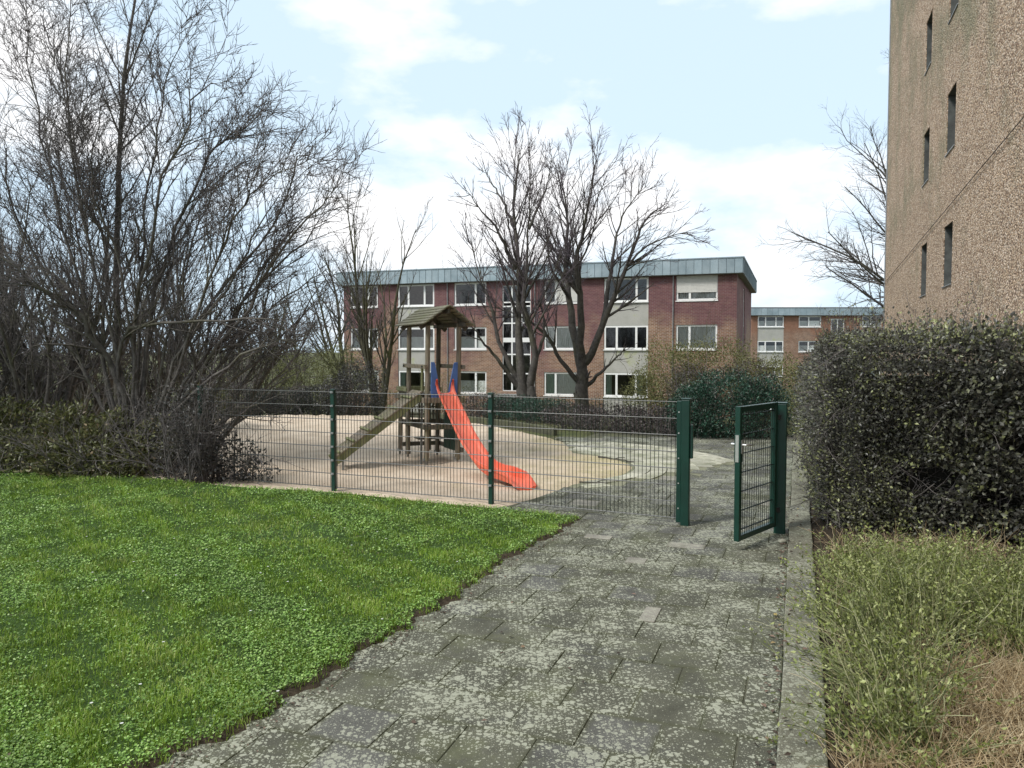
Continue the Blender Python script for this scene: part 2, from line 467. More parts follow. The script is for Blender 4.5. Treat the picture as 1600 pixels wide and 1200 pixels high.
    bark('twig', (0.060, 0.054, 0.055), (0.18, 0.162, 0.158), 0.12)
    bark('twig_purple', (0.075, 0.062, 0.070), (0.20, 0.17, 0.19), 0.0)
    bark('twig_olive', (0.055, 0.055, 0.028), (0.14, 0.13, 0.070), 0.5)
    bark('twig_grey', (0.08, 0.070, 0.068), (0.23, 0.21, 0.20), 0.1)
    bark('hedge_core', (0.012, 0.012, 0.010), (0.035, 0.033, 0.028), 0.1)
    leaf_mat('grass', [(0.0, (0.085, 0.165, 0.018)), (0.5, (0.22, 0.36, 0.038)), (0.85, (0.34, 0.47, 0.075)), (1.0, (0.50, 0.56, 0.20))], 0.55, 0.4, 1.6, 0.6)
    leaf_mat('clover', [(0.0, (0.10, 0.19, 0.030)), (0.5, (0.23, 0.41, 0.075)), (1.0, (0.44, 0.60, 0.20))], 0.38, 0.3, 2.2, 0.6)
    leaf_mat('petal', [(0.0, (0.7, 0.7, 0.66)), (1.0, (0.8, 0.8, 0.78))], 0.6, 0.2, 1, 0)
    leaf_mat('hedge_leaf', [(0.0, (0.045, 0.045, 0.040)), (0.4, (0.105, 0.105, 0.090)), (0.75, (0.17, 0.175, 0.125)), (0.9, (0.24, 0.265, 0.11)), (1.0, (0.36, 0.38, 0.18))], 0.36, 0.2, 1.6, 0.55, 0.5)
    leaf_mat('laurel_leaf', [(0.0, (0.050, 0.058, 0.018)), (0.5, (0.125, 0.135, 0.045)), (0.9, (0.22, 0.225, 0.09)), (1.0, (0.28, 0.20, 0.13))], 0.42, 0.18, 1.4, 0.6)
    leaf_mat('yew_leaf', [(0.0, (0.010, 0.026, 0.016)), (0.5, (0.022, 0.070, 0.044)), (0.85, (0.042, 0.125, 0.078)), (1.0, (0.12, 0.10, 0.09))], 0.45, 0.12, 1.8, 0.6)
    leaf_mat('olive_leaf', [(0.0, (0.085, 0.092, 0.030)), (0.5, (0.165, 0.175, 0.060)), (1.0, (0.29, 0.29, 0.13))], 0.5, 0.3, 1.5, 0.5)
    leaf_mat('dark_leaf', [(0.0, (0.018, 0.018, 0.017)), (0.6, (0.055, 0.054, 0.050)), (1.0, (0.13, 0.125, 0.115))], 0.4, 0.12, 1.5, 0.5)
    leaf_mat('purple_leaf', [(0.0, (0.030, 0.024, 0.024)), (0.6, (0.085, 0.070, 0.068)), (1.0, (0.17, 0.145, 0.14))], 0.5, 0.12, 1.5, 0.5)
    leaf_mat('bed_leaf', [(0.0, (0.10, 0.125, 0.030)), (0.55, (0.25, 0.30, 0.075)), (1.0, (0.50, 0.53, 0.24))], 0.5, 0.3, 2.5, 0.5)
    leaf_mat('green_stem', [(0.0, (0.050, 0.065, 0.022)), (0.45, (0.15, 0.18, 0.065)), (0.75, (0.30, 0.32, 0.15)), (1.0, (0.52, 0.50, 0.30))], 0.6, 0.0, 2.5, 0.4)
    leaf_mat('straw', [(0.0, (0.24, 0.165, 0.085)), (0.45, (0.58, 0.44, 0.25)), (1.0, (0.82, 0.71, 0.48))], 0.8, 0.25, 3.5, 0.6)
    leaf_mat('litter', [(0.0, (0.04, 0.03, 0.022)), (0.6, (0.12, 0.085, 0.06)), (0.93, (0.26, 0.17, 0.13)), (1.0, (0.42, 0.33, 0.10))], 0.85, 0.1, 3, 0.4)
build_materials()

# ------------------------------------------------------------------ plant builders (numpy)
def norm(a):
    return a / np.maximum(np.linalg.norm(a, axis=-1, keepdims=True), 1e-9)

def tubes(batches, rng=RNG):
    """batches of (pts[M,N,3], rad[M,N], k) -> verts, quads, rnd"""
    VV, QQ, RR, off = [], [], [], 0
    for pts, rad, k in batches:
        M, N = pts.shape[:2]
        if M == 0: continue
        tan = norm(np.gradient(pts, axis=1))
        mean = norm(pts[:, -1] - pts[:, 0])
        ref = np.where(np.abs(mean[:, 2:3]) < 0.85, np.array([[0, 0, 1.0]]), np.array([[1.0, 0, 0]]))
        u = norm(np.cross(tan, ref[:, None, :])); w = np.cross(tan, u)
        a = np.arange(k) * 2 * np.pi / k
        ring = pts[:, :, None, :] + rad[:, :, None, None] * (u[:, :, None, :] * np.cos(a)[None, None, :, None] + w[:, :, None, :] * np.sin(a)[None, None, :, None])
        VV.append(ring.reshape(-1, 3))
        base = off + (np.arange(M)[:, None, None] * N + np.arange(N - 1)[None, :, None]) * k
        j = np.arange(k)[None, None, :]; jn = (j + 1) % k
        QQ.append(np.stack([base + j, base + jn, base + k + jn, base + k + j], -1).reshape(-1, 4))
        RR.append(np.repeat(rng.uniform(0, 1, M), N * k))
        off += M * N * k
    return np.concatenate(VV), np.concatenate(QQ), np.concatenate(RR)

def run(rng, S, D, L, R, sp):
    n = sp.get('n', 5); M = len(S)
    pts = np.zeros((M, n, 3)); pts[:, 0] = S; d = norm(D)
    st = (L / (n - 1))[:, None]
    for i in range(1, n):
        d = d + rng.normal(0, sp.get('wig', 0.1), (M, 3)); d[:, 2] += sp.get('up', 0.0); d = norm(d)
        pts[:, i] = pts[:, i - 1] + d * st
    rad = R[:, None] * (1 - (1 - sp.get('taper', 0.35)) * np.linspace(0, 1, n))[None]
    return pts, rad

def kids(rng, pts, rad, L, sp):
    M, n = pts.shape[:2]
    if 'per' in sp:        # so many side shoots per metre
        e = sp['per'] * L * (sp.get('t1', 1.0) - sp.get('t0', 0.2)); c = np.floor(e + rng.uniform(0, 1, M)).astype(int)
    else: c = sp['c']
    idx = np.repeat(np.arange(M), c)
    t = rng.uniform(sp.get('t0', 0.2), sp.get('t1', 1.0), len(idx))
    f = t * (n - 1); i0 = np.minimum(f.astype(int), n - 2); fr = (f - i0)[:, None]
    p = pts[idx, i0] * (1 - fr) + pts[idx, i0 + 1] * fr
    tg = norm(pts[idx, i0 + 1] - pts[idx, i0])
    r = rng.normal(0, 1, (len(idx), 3)); r -= (r * tg).sum(1, keepdims=True) * tg; r = norm(r)
    a0, a1 = sp.get('ang', (0.4, 0.9)); a = rng.uniform(a0, a1, len(idx))[:, None]
    d = tg * np.cos(a) + r * np.sin(a)
    l0, l1 = sp.get('len', (0.35, 0.6))
    nl = L[idx] * rng.uniform(l0, l1, len(idx)) * (1 - sp.get('fall', 0.4) * t)
    nr = np.maximum((rad[idx, i0] * sp.get('rr', 0.55)), sp.get('rmin', 0.0015))
    return p, d, nl, nr

def grow(rng, level0, specs, thick=2):
    """level0: list of (pts, rad) groups; specs: per further level; returns trunk batches, twig batches, twig tips"""
    trunk, twig = [], []
    cur = level0
    for pts, rad in cur: trunk.append((pts, rad, 8 if thick > 1 else 6))
    tips = []
    for li, sp in enumerate(specs):
        nxt = []
        for pts, rad in cur:
            L = np.linalg.norm(np.diff(pts, axis=1), axis=2).sum(1)
            p, d, nl, nr = kids(rng, pts, rad, L, sp)
            if 'lmin' in sp:
                nl = np.maximum(nl, sp['lmin'])
            q = run(rng, p, d, nl, nr, sp); nxt.append(q)
            (trunk if li < thick - 1 else twig).append((q[0], q[1], sp.get('k', 3)))
        cur = nxt
    for pts, rad in cur: tips.append(pts[:, -1])
    return trunk, twig, (np.concatenate(tips) if tips else None)

def limb(points, r0, r1, n=16, rng=RNG, jit=0.0, pw=1.0):
    """smooth polyline through points, as a level-0 group"""
    P = np.array([tuple(p) for p in points], dtype=float)
    Q = np.vstack([2 * P[0] - P[1], P, 2 * P[-1] - P[-2]])
    out = []
    m = len(P) - 1
    for s in np.linspace(0, m, n):
        i = min(int(s), m - 1); t = s - i
        a, b, c, d = Q[i], Q[i + 1], Q[i + 2], Q[i + 3]
        out.append(0.5 * (2 * b + (c - a) * t + (2 * a - 5 * b + 4 * c - d) * t * t + (3 * b - a - 3 * c + d) * t ** 3))
    out = np.array(out)
    if jit: out[1:] += rng.normal(0, jit, (n - 1, 3))
    return out[None], (r1 + (r0 - r1) * (1 - np.linspace(0, 1, n)) ** pw)[None]

def leaves(P, D, L, W, rng=RNG, fold=0.25, up=0.3):
    """diamond leaves folded along the midrib: verts, tris, rnd"""
    M = len(P)
    D = norm(D)
    r = rng.normal(0, 1, (M, 3)); r[:, 2] += up
    side = norm(np.cross(D, r)); nrm = np.cross(side, D)
    L = np.broadcast_to(L, (M,))[:, None]; W = np.broadcast_to(W, (M,))[:, None]
    b = P; tip = P + D * L
    mid = P + D * L * 0.45 + nrm * W * fold
    V = np.stack([b, mid + side * W / 2, tip, mid - side * W / 2], 1).reshape(-1, 3)
    i = np.arange(M)[:, None] * 4
    T = np.concatenate([i + np.array([[0, 1, 2]]), i + np.array([[0, 2, 3]])], 1).reshape(-1, 3)
    return V, T

def leaf_obj(name, P, D, L, W, mat, parent, rnd=None, fold=0.25, up=0.3, rng=RNG):
    V, T = leaves(P, D, L, W, rng, fold, up)
    if rnd is None: rnd = rng.uniform(0, 1, len(P))
    me = fast_mesh(name, V, tris=T, rnd=np.repeat(rnd, 4))
    return link(name, me, parent, MAT[mat])

def tube_obj(name, batches, mat, parent, smooth=True):
    V, Q, R = tubes(batches)
    return link(name, fast_mesh(name, V, quads=Q, rnd=R, smooth=smooth), parent, MAT[mat])

def in_poly(x, y, poly):
    ins = np.zeros(len(x), bool)
    n = len(poly)
    for i in range(n):
        (x0, y0), (x1, y1) = poly[i], poly[(i + 1) % n]
        c = ((y0 > y) != (y1 > y))
        with np.errstate(divide='ignore', invalid='ignore'):
            xi = (x1 - x0) * (y - y0) / (y1 - y0 + 1e-12) + x0
        ins ^= c & (x < xi)
    return ins

def wavy(x, y, s=1.0, seed=0.0):
    """cheap smooth noise in about [0,1]"""
    v = (np.sin(x * 1.7 * s + 1.3 + seed) * np.cos(y * 1.9 * s - 0.7 + seed * 2) + 0.6 * np.sin(x * 3.9 * s + y * 2.7 * s + seed * 3)
         + 0.45 * np.sin(x * 7.3 * s - y * 6.1 * s + 2.0 + seed) + 0.3 * np.sin(x * 13.1 * s + y * 11.7 * s + seed))
    return 0.5 + v / 3.6

# site frame: the whole estate is turned about 21 degrees to the camera
SA = math.radians(20.4)
PD = Vector((math.sin(SA), math.cos(SA), 0))       # along the path, away from the camera
QD = Vector((math.cos(SA), -math.sin(SA), 0))      # across the path, to the right
K0 = Vector((3.61, 9.9, 0))                         # on the kerb's left edge
def site(s, w, z=0.0):
    """s along the path from K0, w to the left of the kerb"""
    p = K0 + PD * s - QD * w
    return Vector((p.x, p.y, z))

# ------------------------------------------------------------------ the ground
def build_ground():
    xs = np.unique(np.concatenate([np.linspace(-600, -40, 12), np.linspace(-40, 40, 41), np.linspace(40, 600, 12)]))
    ys = np.unique(np.concatenate([np.linspace(-120, 0, 7), np.linspace(0, 60, 41), np.linspace(60, 900, 16)]))
    X, Y = np.meshgrid(xs, ys)
    Z = ground_z(X, Y)
    V = np.stack([X, Y, Z], -1).reshape(-1, 3)
    w = len(xs)
    i = np.arange(len(ys) - 1)[:, None] * w + np.arange(w - 1)[None]
    Q = np.stack([i, i + 1, i + w + 1, i + w], -1).reshape(-1, 4)
    o = link('ground', fast_mesh('ground', V, quads=Q, smooth=True), None, MAT['ground'])
    tag(o, kind='structure')
build_ground()

EDGE_PX = [(905, 815), (860, 842), (800, 878), (700, 945), (600, 1010), (480, 1090), (380, 1145), (260, 1192), (100, 1262), (-120, 1350)]
E_RAW = [gp(*p) for p in EDGE_PX]
E_RAW[0] = (E_RAW[0][0] + 0.06, E_RAW[0][1] + 0.14)
def edge_line(n):
    P = np.array(E_RAW); seg = np.linalg.norm(np.diff(P, axis=0), axis=1); cs = np.concatenate([[0], np.cumsum(seg)])
    t = np.linspace(0, cs[-1], n)
    x = np.interp(t, cs, P[:, 0]); y = np.interp(t, cs, P[:, 1])
    wob = 0.03 * np.sin(t * 2.3) + 0.02 * np.sin(t * 7.7 + 1) + 0.025 * np.sin(t * 17 + 2) + 0.02 * np.sin(t * 41 + 4)
    return np.stack([x + wob * QD.x, y + wob * QD.y], 1)
LAWN_W = 15.0
def lawn_h(v, t):
    return -0.03 + 0.055 * sstep(0.0, 0.10, v) + 0.06 * sstep(0.1, 3.0, v) + 0.012 * np.sin(v * 2.1 + t * 1.3) * sstep(0.1, 1, v)
ELINE = edge_line(160)
LAWN_POLY = [tuple(p) for p in ELINE] + [tuple(ELINE[-1] - np.array([QD.x, QD.y]) * LAWN_W), tuple(ELINE[0] - np.array([QD.x, QD.y]) * LAWN_W)]
def build_lawn():
    vs = np.concatenate([[0, 0.03, 0.06, 0.1, 0.15, 0.22, 0.3, 0.45], np.linspace(0.7, LAWN_W, 36)])
    n = len(ELINE)
    t = np.arange(n)[:, None] * 0.056
    X = ELINE[:, 0:1] - QD.x * vs[None]; Y = ELINE[:, 1:2] - QD.y * vs[None]
    Z = lawn_h(vs[None], t) + 0 * X
    V = np.stack([X, Y, Z], -1).reshape(-1, 3)
    w = len(vs); i = np.arange(n - 1)[:, None] * w + np.arange(w - 1)[None]
    Q = np.stack([i, i + 1, i + w + 1, i + w], -1).reshape(-1, 4)
    o = link('lawn_ground', fast_mesh('lawn_ground', V, quads=Q, smooth=True, rnd=np.minimum(np.tile(vs, n), 1.0)), None, MAT['lawn_soil'])
    tag(o, kind='structure')
build_lawn()

# sandpit
RC = (0.3, 13.8)
SAND_POLY = [gp(*p) for p in [(250, 770), (350, 774), (518, 778), (650, 792), (760, 800), (850, 775)]]
SAND_POLY += [(RC[0] + 1.86 * math.cos(a), RC[1] + 1.86 * math.sin(a)) for a in np.radians(np.linspace(-62, 58, 14))]
SAND_POLY += [gp(*p) for p in [(880, 690), (830, 678), (760, 664), (680, 655), (590, 650), (500, 649), (420, 652), (350, 660), (280, 672), (160, 690), (60, 720)]]
def build_sand():
    st = 0.09
    xs = np.arange(-11, 2.4, st); ys = np.arange(10.2, 27, st)
    X, Y = np.meshgrid(xs, ys)
    cx, cy = (X[:-1, :-1] + st / 2), (Y[:-1, :-1] + st / 2)
    keep = in_poly(cx.ravel(), cy.ravel(), SAND_POLY)
    Z = 0.016 + 0.03 * (wavy(X, Y, 0.55) - 0.5) + 0.025 * (wavy(X, Y, 2.2, 3) - 0.5) + 0.03 * (wavy(X, Y, 4.5, 5) - 0.5) + 0.02 * (wavy(X, Y, 8.0, 6) - 0.5)
    Z += 0.14 * sstep(-6.0, -9.0, X) * sstep(17, 22, Y)
    Z = np.maximum(Z, 0.004)
    w = len(xs); i = (np.arange(len(ys) - 1)[:, None] * w + np.arange(w - 1)[None]).ravel()[keep]
    Q = np.stack([i, i + 1, i + w + 1, i + w], -1)
    used = np.unique(Q); remap = np.zeros(len(xs) * len(ys), np.int32); remap[used] = np.arange(len(used))
    V = np.stack([X, Y, Z], -1).reshape(-1, 3)[used]
    # pull the rim onto the true outline
    cnt = np.bincount(remap[Q].ravel(), minlength=len(used)); rim = np.where(cnt < 4)[0]
    P = np.array(SAND_POLY); A, Bv = P, np.roll(P, -1, 0) - P
    for r_ in rim:
        t = np.clip(((V[r_, :2] - A) * Bv).sum(1) / (Bv ** 2).sum(1), 0, 1); c = A + Bv * t[:, None]
        V[r_, :2] = c[np.argmin(((c - V[r_, :2]) ** 2).sum(1))]; V[r_, 2] = -0.012
    o = link('sandpit', fast_mesh('sandpit', V, quads=remap[Q], smooth=True), None, MAT['sand'])
    tag(o, kind='structure')
build_sand()

# ------------------------------------------------------------------ paving
def quad_obj(name, pts, mat, kind='structure'):
    me = bpy.data.meshes.new(name); me.from_pydata([tuple(p) if len(p) == 3 else (p[0], p[1], -0.03) for p in pts], [], [tuple(range(len(pts)))])
    o = link(name, me, None, MAT[mat]); tag(o, kind=kind); return o
path = quad_obj('path', [site(-9, 0, -0.006), site(9.5, 0, -0.006), site(9.5, 4.5, -0.006), site(-9, 6.0, -0.006)], 'joint')

def slab_mesh(name, lx, ly, mat, rng):
    b = MB()
    j = lambda: rng.uniform(-0.002, 0.002)
    c = [(-lx / 2 + j(), -ly / 2 + j()), (lx / 2 + j(), -ly / 2 + j()), (lx / 2 + j(), ly / 2 + j()), (-lx / 2 + j(), ly / 2 + j())]
    b.prism(c, -0.06, 0.0, 'z')
    return b.mesh(name, MAT[mat], 0.003)
def build_path():
    rng = random.Random(11)
    S = 0.405
    kinds = {'slab': [slab_mesh('slab', 0.4015, 0.4015, 'slab', rng) for _ in range(6)],
             'slab_grey': [slab_mesh('slab', 0.4015, 0.4015, 'slab_grey', rng) for _ in range(4)],
             'slab_pale': [slab_mesh('slab', 0.4015, 0.4015, 'slab_pale', rng) for _ in range(3)],
             'half': [slab_mesh('half_slab', 0.193, 0.4015, 'slab', rng) for _ in range(3)]}
    cells = []
    for r in range(-20, 23):
        s = r * S
        off = 0.0 if r % 2 else S / 2
        if r % 2 == 0:
            cells.append((s, 0.1, 'half'))
        for c in range(0, 16):
            cells.append((s, off + (c + 0.5) * S + 0.004, None))
    todo = []
    for s, w, kd in cells:
        p = site(s, w)
        if p.y < 2.9 or p.y > 18.2: continue
        x, y = np.array([p.x]), np.array([p.y])
        if in_poly(x, y, LAWN_POLY)[0]:
            pe = site(s, w - 0.26)
            if in_poly(np.array([pe.x]), np.array([pe.y]), LAWN_POLY)[0]: continue
        if in_poly(x, y, SAND_POLY)[0]: continue
        if p.y > 10.0:
            ring = math.hypot(p.x - RC[0], p.y - RC[1])
            if ring < 1.9 : continue
            if ring < 3.6 and ((p.x - 0.94) * 2.8 - (p.y - 11.3) * 3.12) < -0.3: continue
            if p.x < -1.2: continue
            # left of the fence line and before it: lawn
        # nothing left of the lawn's corner in front of the fence
        todo.append((p.y, s, w, kd))
    todo.sort()
    lim = 300
    rest = []
    for n, (yy, s, w, kd) in enumerate(todo):
        p = site(s, w)
        u = rng.random()
        if kd == 'half': me = rng.choice(kinds['half'])
        else:
            far = p.y > 8.6
            k = 'slab_pale' if u < (0.0 if not far else 0.03) else ('slab_grey' if u < (0.12 if not far else 0.75) else 'slab')
            me = rng.choice(kinds[k])
        M = Matrix.Translation((p.x, p.y, rng.uniform(-0.004, 0.003))) @ Matrix.Rotation(-SA + rng.uniform(-0.008, 0.008) + rng.choice([0, math.pi]), 4, 'Z') @ Matrix.Rotation(rng.uniform(-0.006, 0.006), 4, 'X') @ Matrix.Rotation(rng.uniform(-0.006, 0.006), 4, 'Y')
        if n < lim:
            o = bpy.data.objects.new(me.name.split('.')[0], me); COL.objects.link(o); o.parent = path; o.matrix_local = M
        else:
            rest.append((me, M))
    if rest:
        V, F, off = [], [], 0
        for me, M in rest:
            V += [tuple(M @ v.co) for v in me.vertices]; F += [tuple(i + off for i in p.vertices) for p in me.polygons]; off += len(me.vertices)
        me = bpy.data.meshes.new('far_slabs'); me.from_pydata(V, [], F)
        o = link('far_slabs', me, path, MAT['slab_grey']); o['kind'] = 'stuff'
    print('slabs', len(todo))
    # three odd pale patches set in the course by the gate
    for px, py, lx, ly in ((1072, 853, 0.40, 0.19), (994, 876, 0.19, 0.19), (1016, 960, 0.12, 0.33), (935, 839, 0.3, 0.15)):
        g = gp(px, py); me = slab_mesh('patch_slab', lx, ly, 'slab_pale', rng)
        o = bpy.data.objects.new('patch_slab', me); COL.objects.link(o); o.parent = path
        o.matrix_local = Matrix.Translation((g[0], g[1], 0.006)) @ Matrix.Rotation(-SA, 4, 'Z')
build_path()

# kerb
def build_kerb():
    me0 = MB().box((0.0, -1.0, -0.2), (0.24, -0.008, 0.065)).mesh('kerb_base', MAT['kerb'])
    base = MB()
    base.box((0.03, -9.0, -0.22), (0.21, 9.5, -0.05))
    root = base.build('kerb', MAT['soil']); root.location = K0; root.rotation_euler = (0, 0, -SA); tag(root, kind='structure')
    rng = random.Random(3)
    ms = []
    for i in range(4):
        b = MB().box((0, 0, -0.2), (0.24, 0.99, 0.065)); ms.append(b.mesh('kerb_stone', MAT['kerb'], 0.012, seg=2))
    for i in range(-9, 9):
        o = bpy.data.objects.new('kerb_stone', ms[i % 4]); COL.objects.link(o); o.parent = root
        o.location = (rng.uniform(-0.006, 0.006), i * 1.0, rng.uniform(-0.008, 0.008)); o.rotation_euler = (0, rng.uniform(-0.015, 0.015), rng.uniform(-0.006, 0.006))
build_kerb()
# planting bed behind the kerb
quad_obj('planting_bed', [site(-9, -0.2, 0.03), site(9, -0.2, 0.03), site(9, -12, 0.03), site(-9, -12, 0.03)], 'soil')

# ring of pale setts round the end of the sandpit
def build_ring():
    root = quad_obj('paved_ring', [gp(830, 772, -0.03), gp(1010, 772, -0.03), gp(1130, 745, -0.03), gp(1190, 712, -0.03), gp(1100, 690, -0.03), gp(900, 685, -0.03)], 'mossy_paving')
    for v in root.data.vertices: v.co.z = -0.0045
    rng = random.Random(8)
    r = 1.90
    widths = [0.28] * 5 + [0.12] * 5
    for row, dr in enumerate(widths):
        r1 = r + dr - 0.012
        L = 0.42 if row < 5 else 0.2
        n = int(math.radians(170) * (r + dr / 2) / L)
        da = math.radians(170) / n
        b = MB(); g = 0.006 / r
        poly = []
        for a in (-da / 2 + g, 0, da / 2 - g): poly.append((r * math.cos(a), r * math.sin(a)))
        for a in (da / 2 - g, 0, -da / 2 + g): poly.append((r1 * math.cos(a), r1 * math.sin(a)))
        b.prism(poly, -0.06, 0.0, 'z')
        me = b.mesh('sett', MAT['sett'], 0.004)
        for i in range(n):
            a = math.radians(-70) + (i + 0.5 * (row % 2)) * da
            x, y = RC[0] + (r + dr / 2) * math.cos(a), RC[1] + (r + dr / 2) * math.sin(a)
            if ((x - 0.94) * 2.8 - (y - 11.3) * 3.12) > -0.12: continue
            if y > 17.2: continue
            if in_poly(np.array([x]), np.array([y]), SAND_POLY)[0]: continue
            o = bpy.data.objects.new('sett', me); COL.objects.link(o); o.parent = root
            o.location = (RC[0], RC[1], 0.012 + rng.uniform(-0.004, 0.004)); o.rotation_euler = (0, 0, a)
        r += dr
build_ring()

def build_edging():
    pts = [gp(*p) for p in [(868, 677), (830, 670), (790, 664), (745, 659), (690, 653), (640, 650), (592, 648)]]
    P = np.array(pts); seg = np.linalg.norm(np.diff(P, axis=0), axis=1); cs = np.concatenate([[0], np.cumsum(seg)])
    n = int(cs[-1] / 1.0); t = np.linspace(0, cs[-1], n + 1)
    X = np.interp(t, cs, P[:, 0]); Y = np.interp(t, cs, P[:, 1])
    root = None
    for i in range(n):
        a, b = Vector((X[i], Y[i], -0.02)), Vector((X[i + 1], Y[i + 1], -0.02)); d = (b - a) * 0.006
        m = MB().bar(a + d, b - d, 0.12, 0.30).mesh('edging_stone', MAT['joint'], 0.012)
        o = link('sandpit_edging' if root is None else 'edging_stone', m, root)
        if root is None: root = o; tag(o, kind='structure')
build_edging()

# ------------------------------------------------------------------ facades
def wall_grid(b, x0, x1, z0, z1, openings, reveal=0.13, plane='front', x=0.0):
    """wall in the plane y=0 (or x=const) with rectangular openings and their reveals"""
    def T(u, d, z): return (u, d, z) if plane == 'front' else (x - d, u, z)
    us = sorted(set([x0, x1] + [o[0] for o in openings] + [o[1] for o in openings]))
    zs = sorted(set([z0, z1] + [o[2] for o in openings] + [o[3] for o in openings]))
    for i in range(len(us) - 1):
        for j in range(len(zs) - 1):
            cu, cz = (us[i] + us[i + 1]) / 2, (zs[j] + zs[j + 1]) / 2
            if any(o[0] < cu < o[1] and o[2] < cz < o[3] for o in openings): continue
            b.add([T(us[i], 0, zs[j]), T(us[i + 1], 0, zs[j]), T(us[i + 1], 0, zs[j + 1]), T(us[i], 0, zs[j + 1])], [(0, 1, 2, 3)])
    for (a, c, e, f) in openings:
        r = reveal
        b.add([T(a, 0, e), T(c, 0, e), T(c, r, e), T(a, r, e)], [(0, 1, 2, 3)])
        b.add([T(a, 0, f), T(c, 0, f), T(c, r, f), T(a, r, f)], [(0, 1, 2, 3)])
        b.add([T(a, 0, e), T(a, 0, f), T(a, r, f), T(a, r, e)], [(0, 1, 2, 3)])
        b.add([T(c, 0, e), T(c, 0, f), T(c, r, f), T(c, r, e)], [(0, 1, 2, 3)])

def pleats(b, x0, x1, z0, z1, y, n):
    xs = np.linspace(x0, x1, n * 4 + 1)
    vs, fs = [], []
    for i, x in enumerate(xs):
        yy = y + 0.03 * math.sin(i * math.pi / 2)
        vs += [(x, yy, z0), (x, yy, z1)]
    for i in range(len(xs) - 1): fs.append((2 * i, 2 * i + 2, 2 * i + 3, 2 * i + 1))
    b.add(vs, fs)

def window(root, x0, x1, z0, z1, split, style='curtain', fm='white_frame', fw=0.10, y=0.06, sill=True, shut=0.0, rng=random):
    """frame mesh as the part; panes, sill, curtain and shutter as sub-parts"""
    b = MB()
    y0, y1 = y, y + 0.07
    b.box((x0, y0, z0), (x0 + fw, y1, z1)); b.box((x1 - fw, y0, z0), (x1, y1, z1))
    b.box((x0 + fw, y0 + 0.002, z0), (x1 - fw, y1, z0 + fw)); b.box((x0 + fw, y0 + 0.002, z1 - fw), (x1 - fw, y1, z1))
    cuts = [x0 + fw] + [x0 + (x1 - x0) * s for s in split] + [x1 - fw]
    for s in split:
        c = x0 + (x1 - x0) * s
        b.box((c - fw * 0.62, y0 - 0.004, z0 + fw), (c + fw * 0.62, y1, z1 - fw))
    f = b.build('window', MAT[fm], root)
    for i in range(len(cuts) - 1):
        a = cuts[i] + (fw * 0.6 if i else 0); c = cuts[i + 1] - (fw * 0.6 if i < len(cuts) - 2 else 0)
        MB().add([(a, y + 0.04, z0 + fw), (c, y + 0.04, z0 + fw), (c, y + 0.04, z1 - fw), (a, y + 0.04, z1 - fw)], [(0, 1, 2, 3)]).build('pane', MAT['glass'], f)
        h = z1 - z0
        if style == 'curtain':
            m = MB(); pleats(m, a, c, z0 + 0.02, z1 - 0.02, y + 0.085, max(3, int((c - a) * 9))); m.build('curtain', MAT['curtain'], f)
        elif style == 'green':
            m = MB(); pleats(m, a, c, z0 + 0.02, z1 - 0.02, y + 0.085, max(3, int((c - a) * 9))); m.build('curtain', MAT['curtain_green' if i == 0 else 'curtain'], f)
        elif style == 'half':
            m = MB(); pleats(m, a, c, z0 + 0.02, z0 + h * 0.58, y + 0.16, max(3, int((c - a) * 11))); m.build('curtain', MAT['curtain'], f)
        elif style == 'side' and i != 1:
            m = MB(); pleats(m, a, a + (c - a) * 0.6, z0 + 0.02, z1 - 0.02, y + 0.085, 4); m.build('curtain', MAT['curtain_green'], f)
    if sill:
        MB().box((x0 - 0.03, -0.05, z0 - 0.06), (x1 + 0.03, y0 - 0.003, z0 - 0.004)).build('sill', MAT['white_frame' if fm == 'white_frame' else 'galv'], f)
    if shut > 0:
        m = MB(); zt = z1 - 0.01; zb = z1 - (z1 - z0) * shut
        n = max(4, int((zt - zb) / 0.075)); dz = (zt - zb) / n
        for i in range(n):
            m.box((x0 + 0.03, y0 - 0.035, zb + i * dz + 0.004), (x1 - 0.03, y0 - 0.012, zb + (i + 1) * dz - 0.004))
        m.build('shutter', MAT['shutter'], f)
    return f

def fascia(root, x0, x1, z0, z1, y, step, name='fascia_panel', side=None):
    n = int(round((x1 - x0) / step)); st = (x1 - x0) / n
    if side is None:
        me = MB().box((0.0, 0, 0), (st - 0.012, 0.03, z1 - z0)).box((st - 0.03, -0.025, 0.0), (st - 0.012, -0.001, z1 - z0 - 0.01)).mesh(name, MAT['zinc'])
    else:
        me = MB().box((-0.03, 0, 0), (0, st - 0.012, z1 - z0)).box((0.001, 0, 0), (0.025, 0.018, z1 - z0 - 0.01)).mesh(name, MAT['zinc'])
    for i in range(n):
        o = bpy.data.objects.new(name, me); COL.objects.link(o); o.parent = root
        o.location = (x0 + i * st, y, z0) if side is None else (side, x0 + i * st, z0)

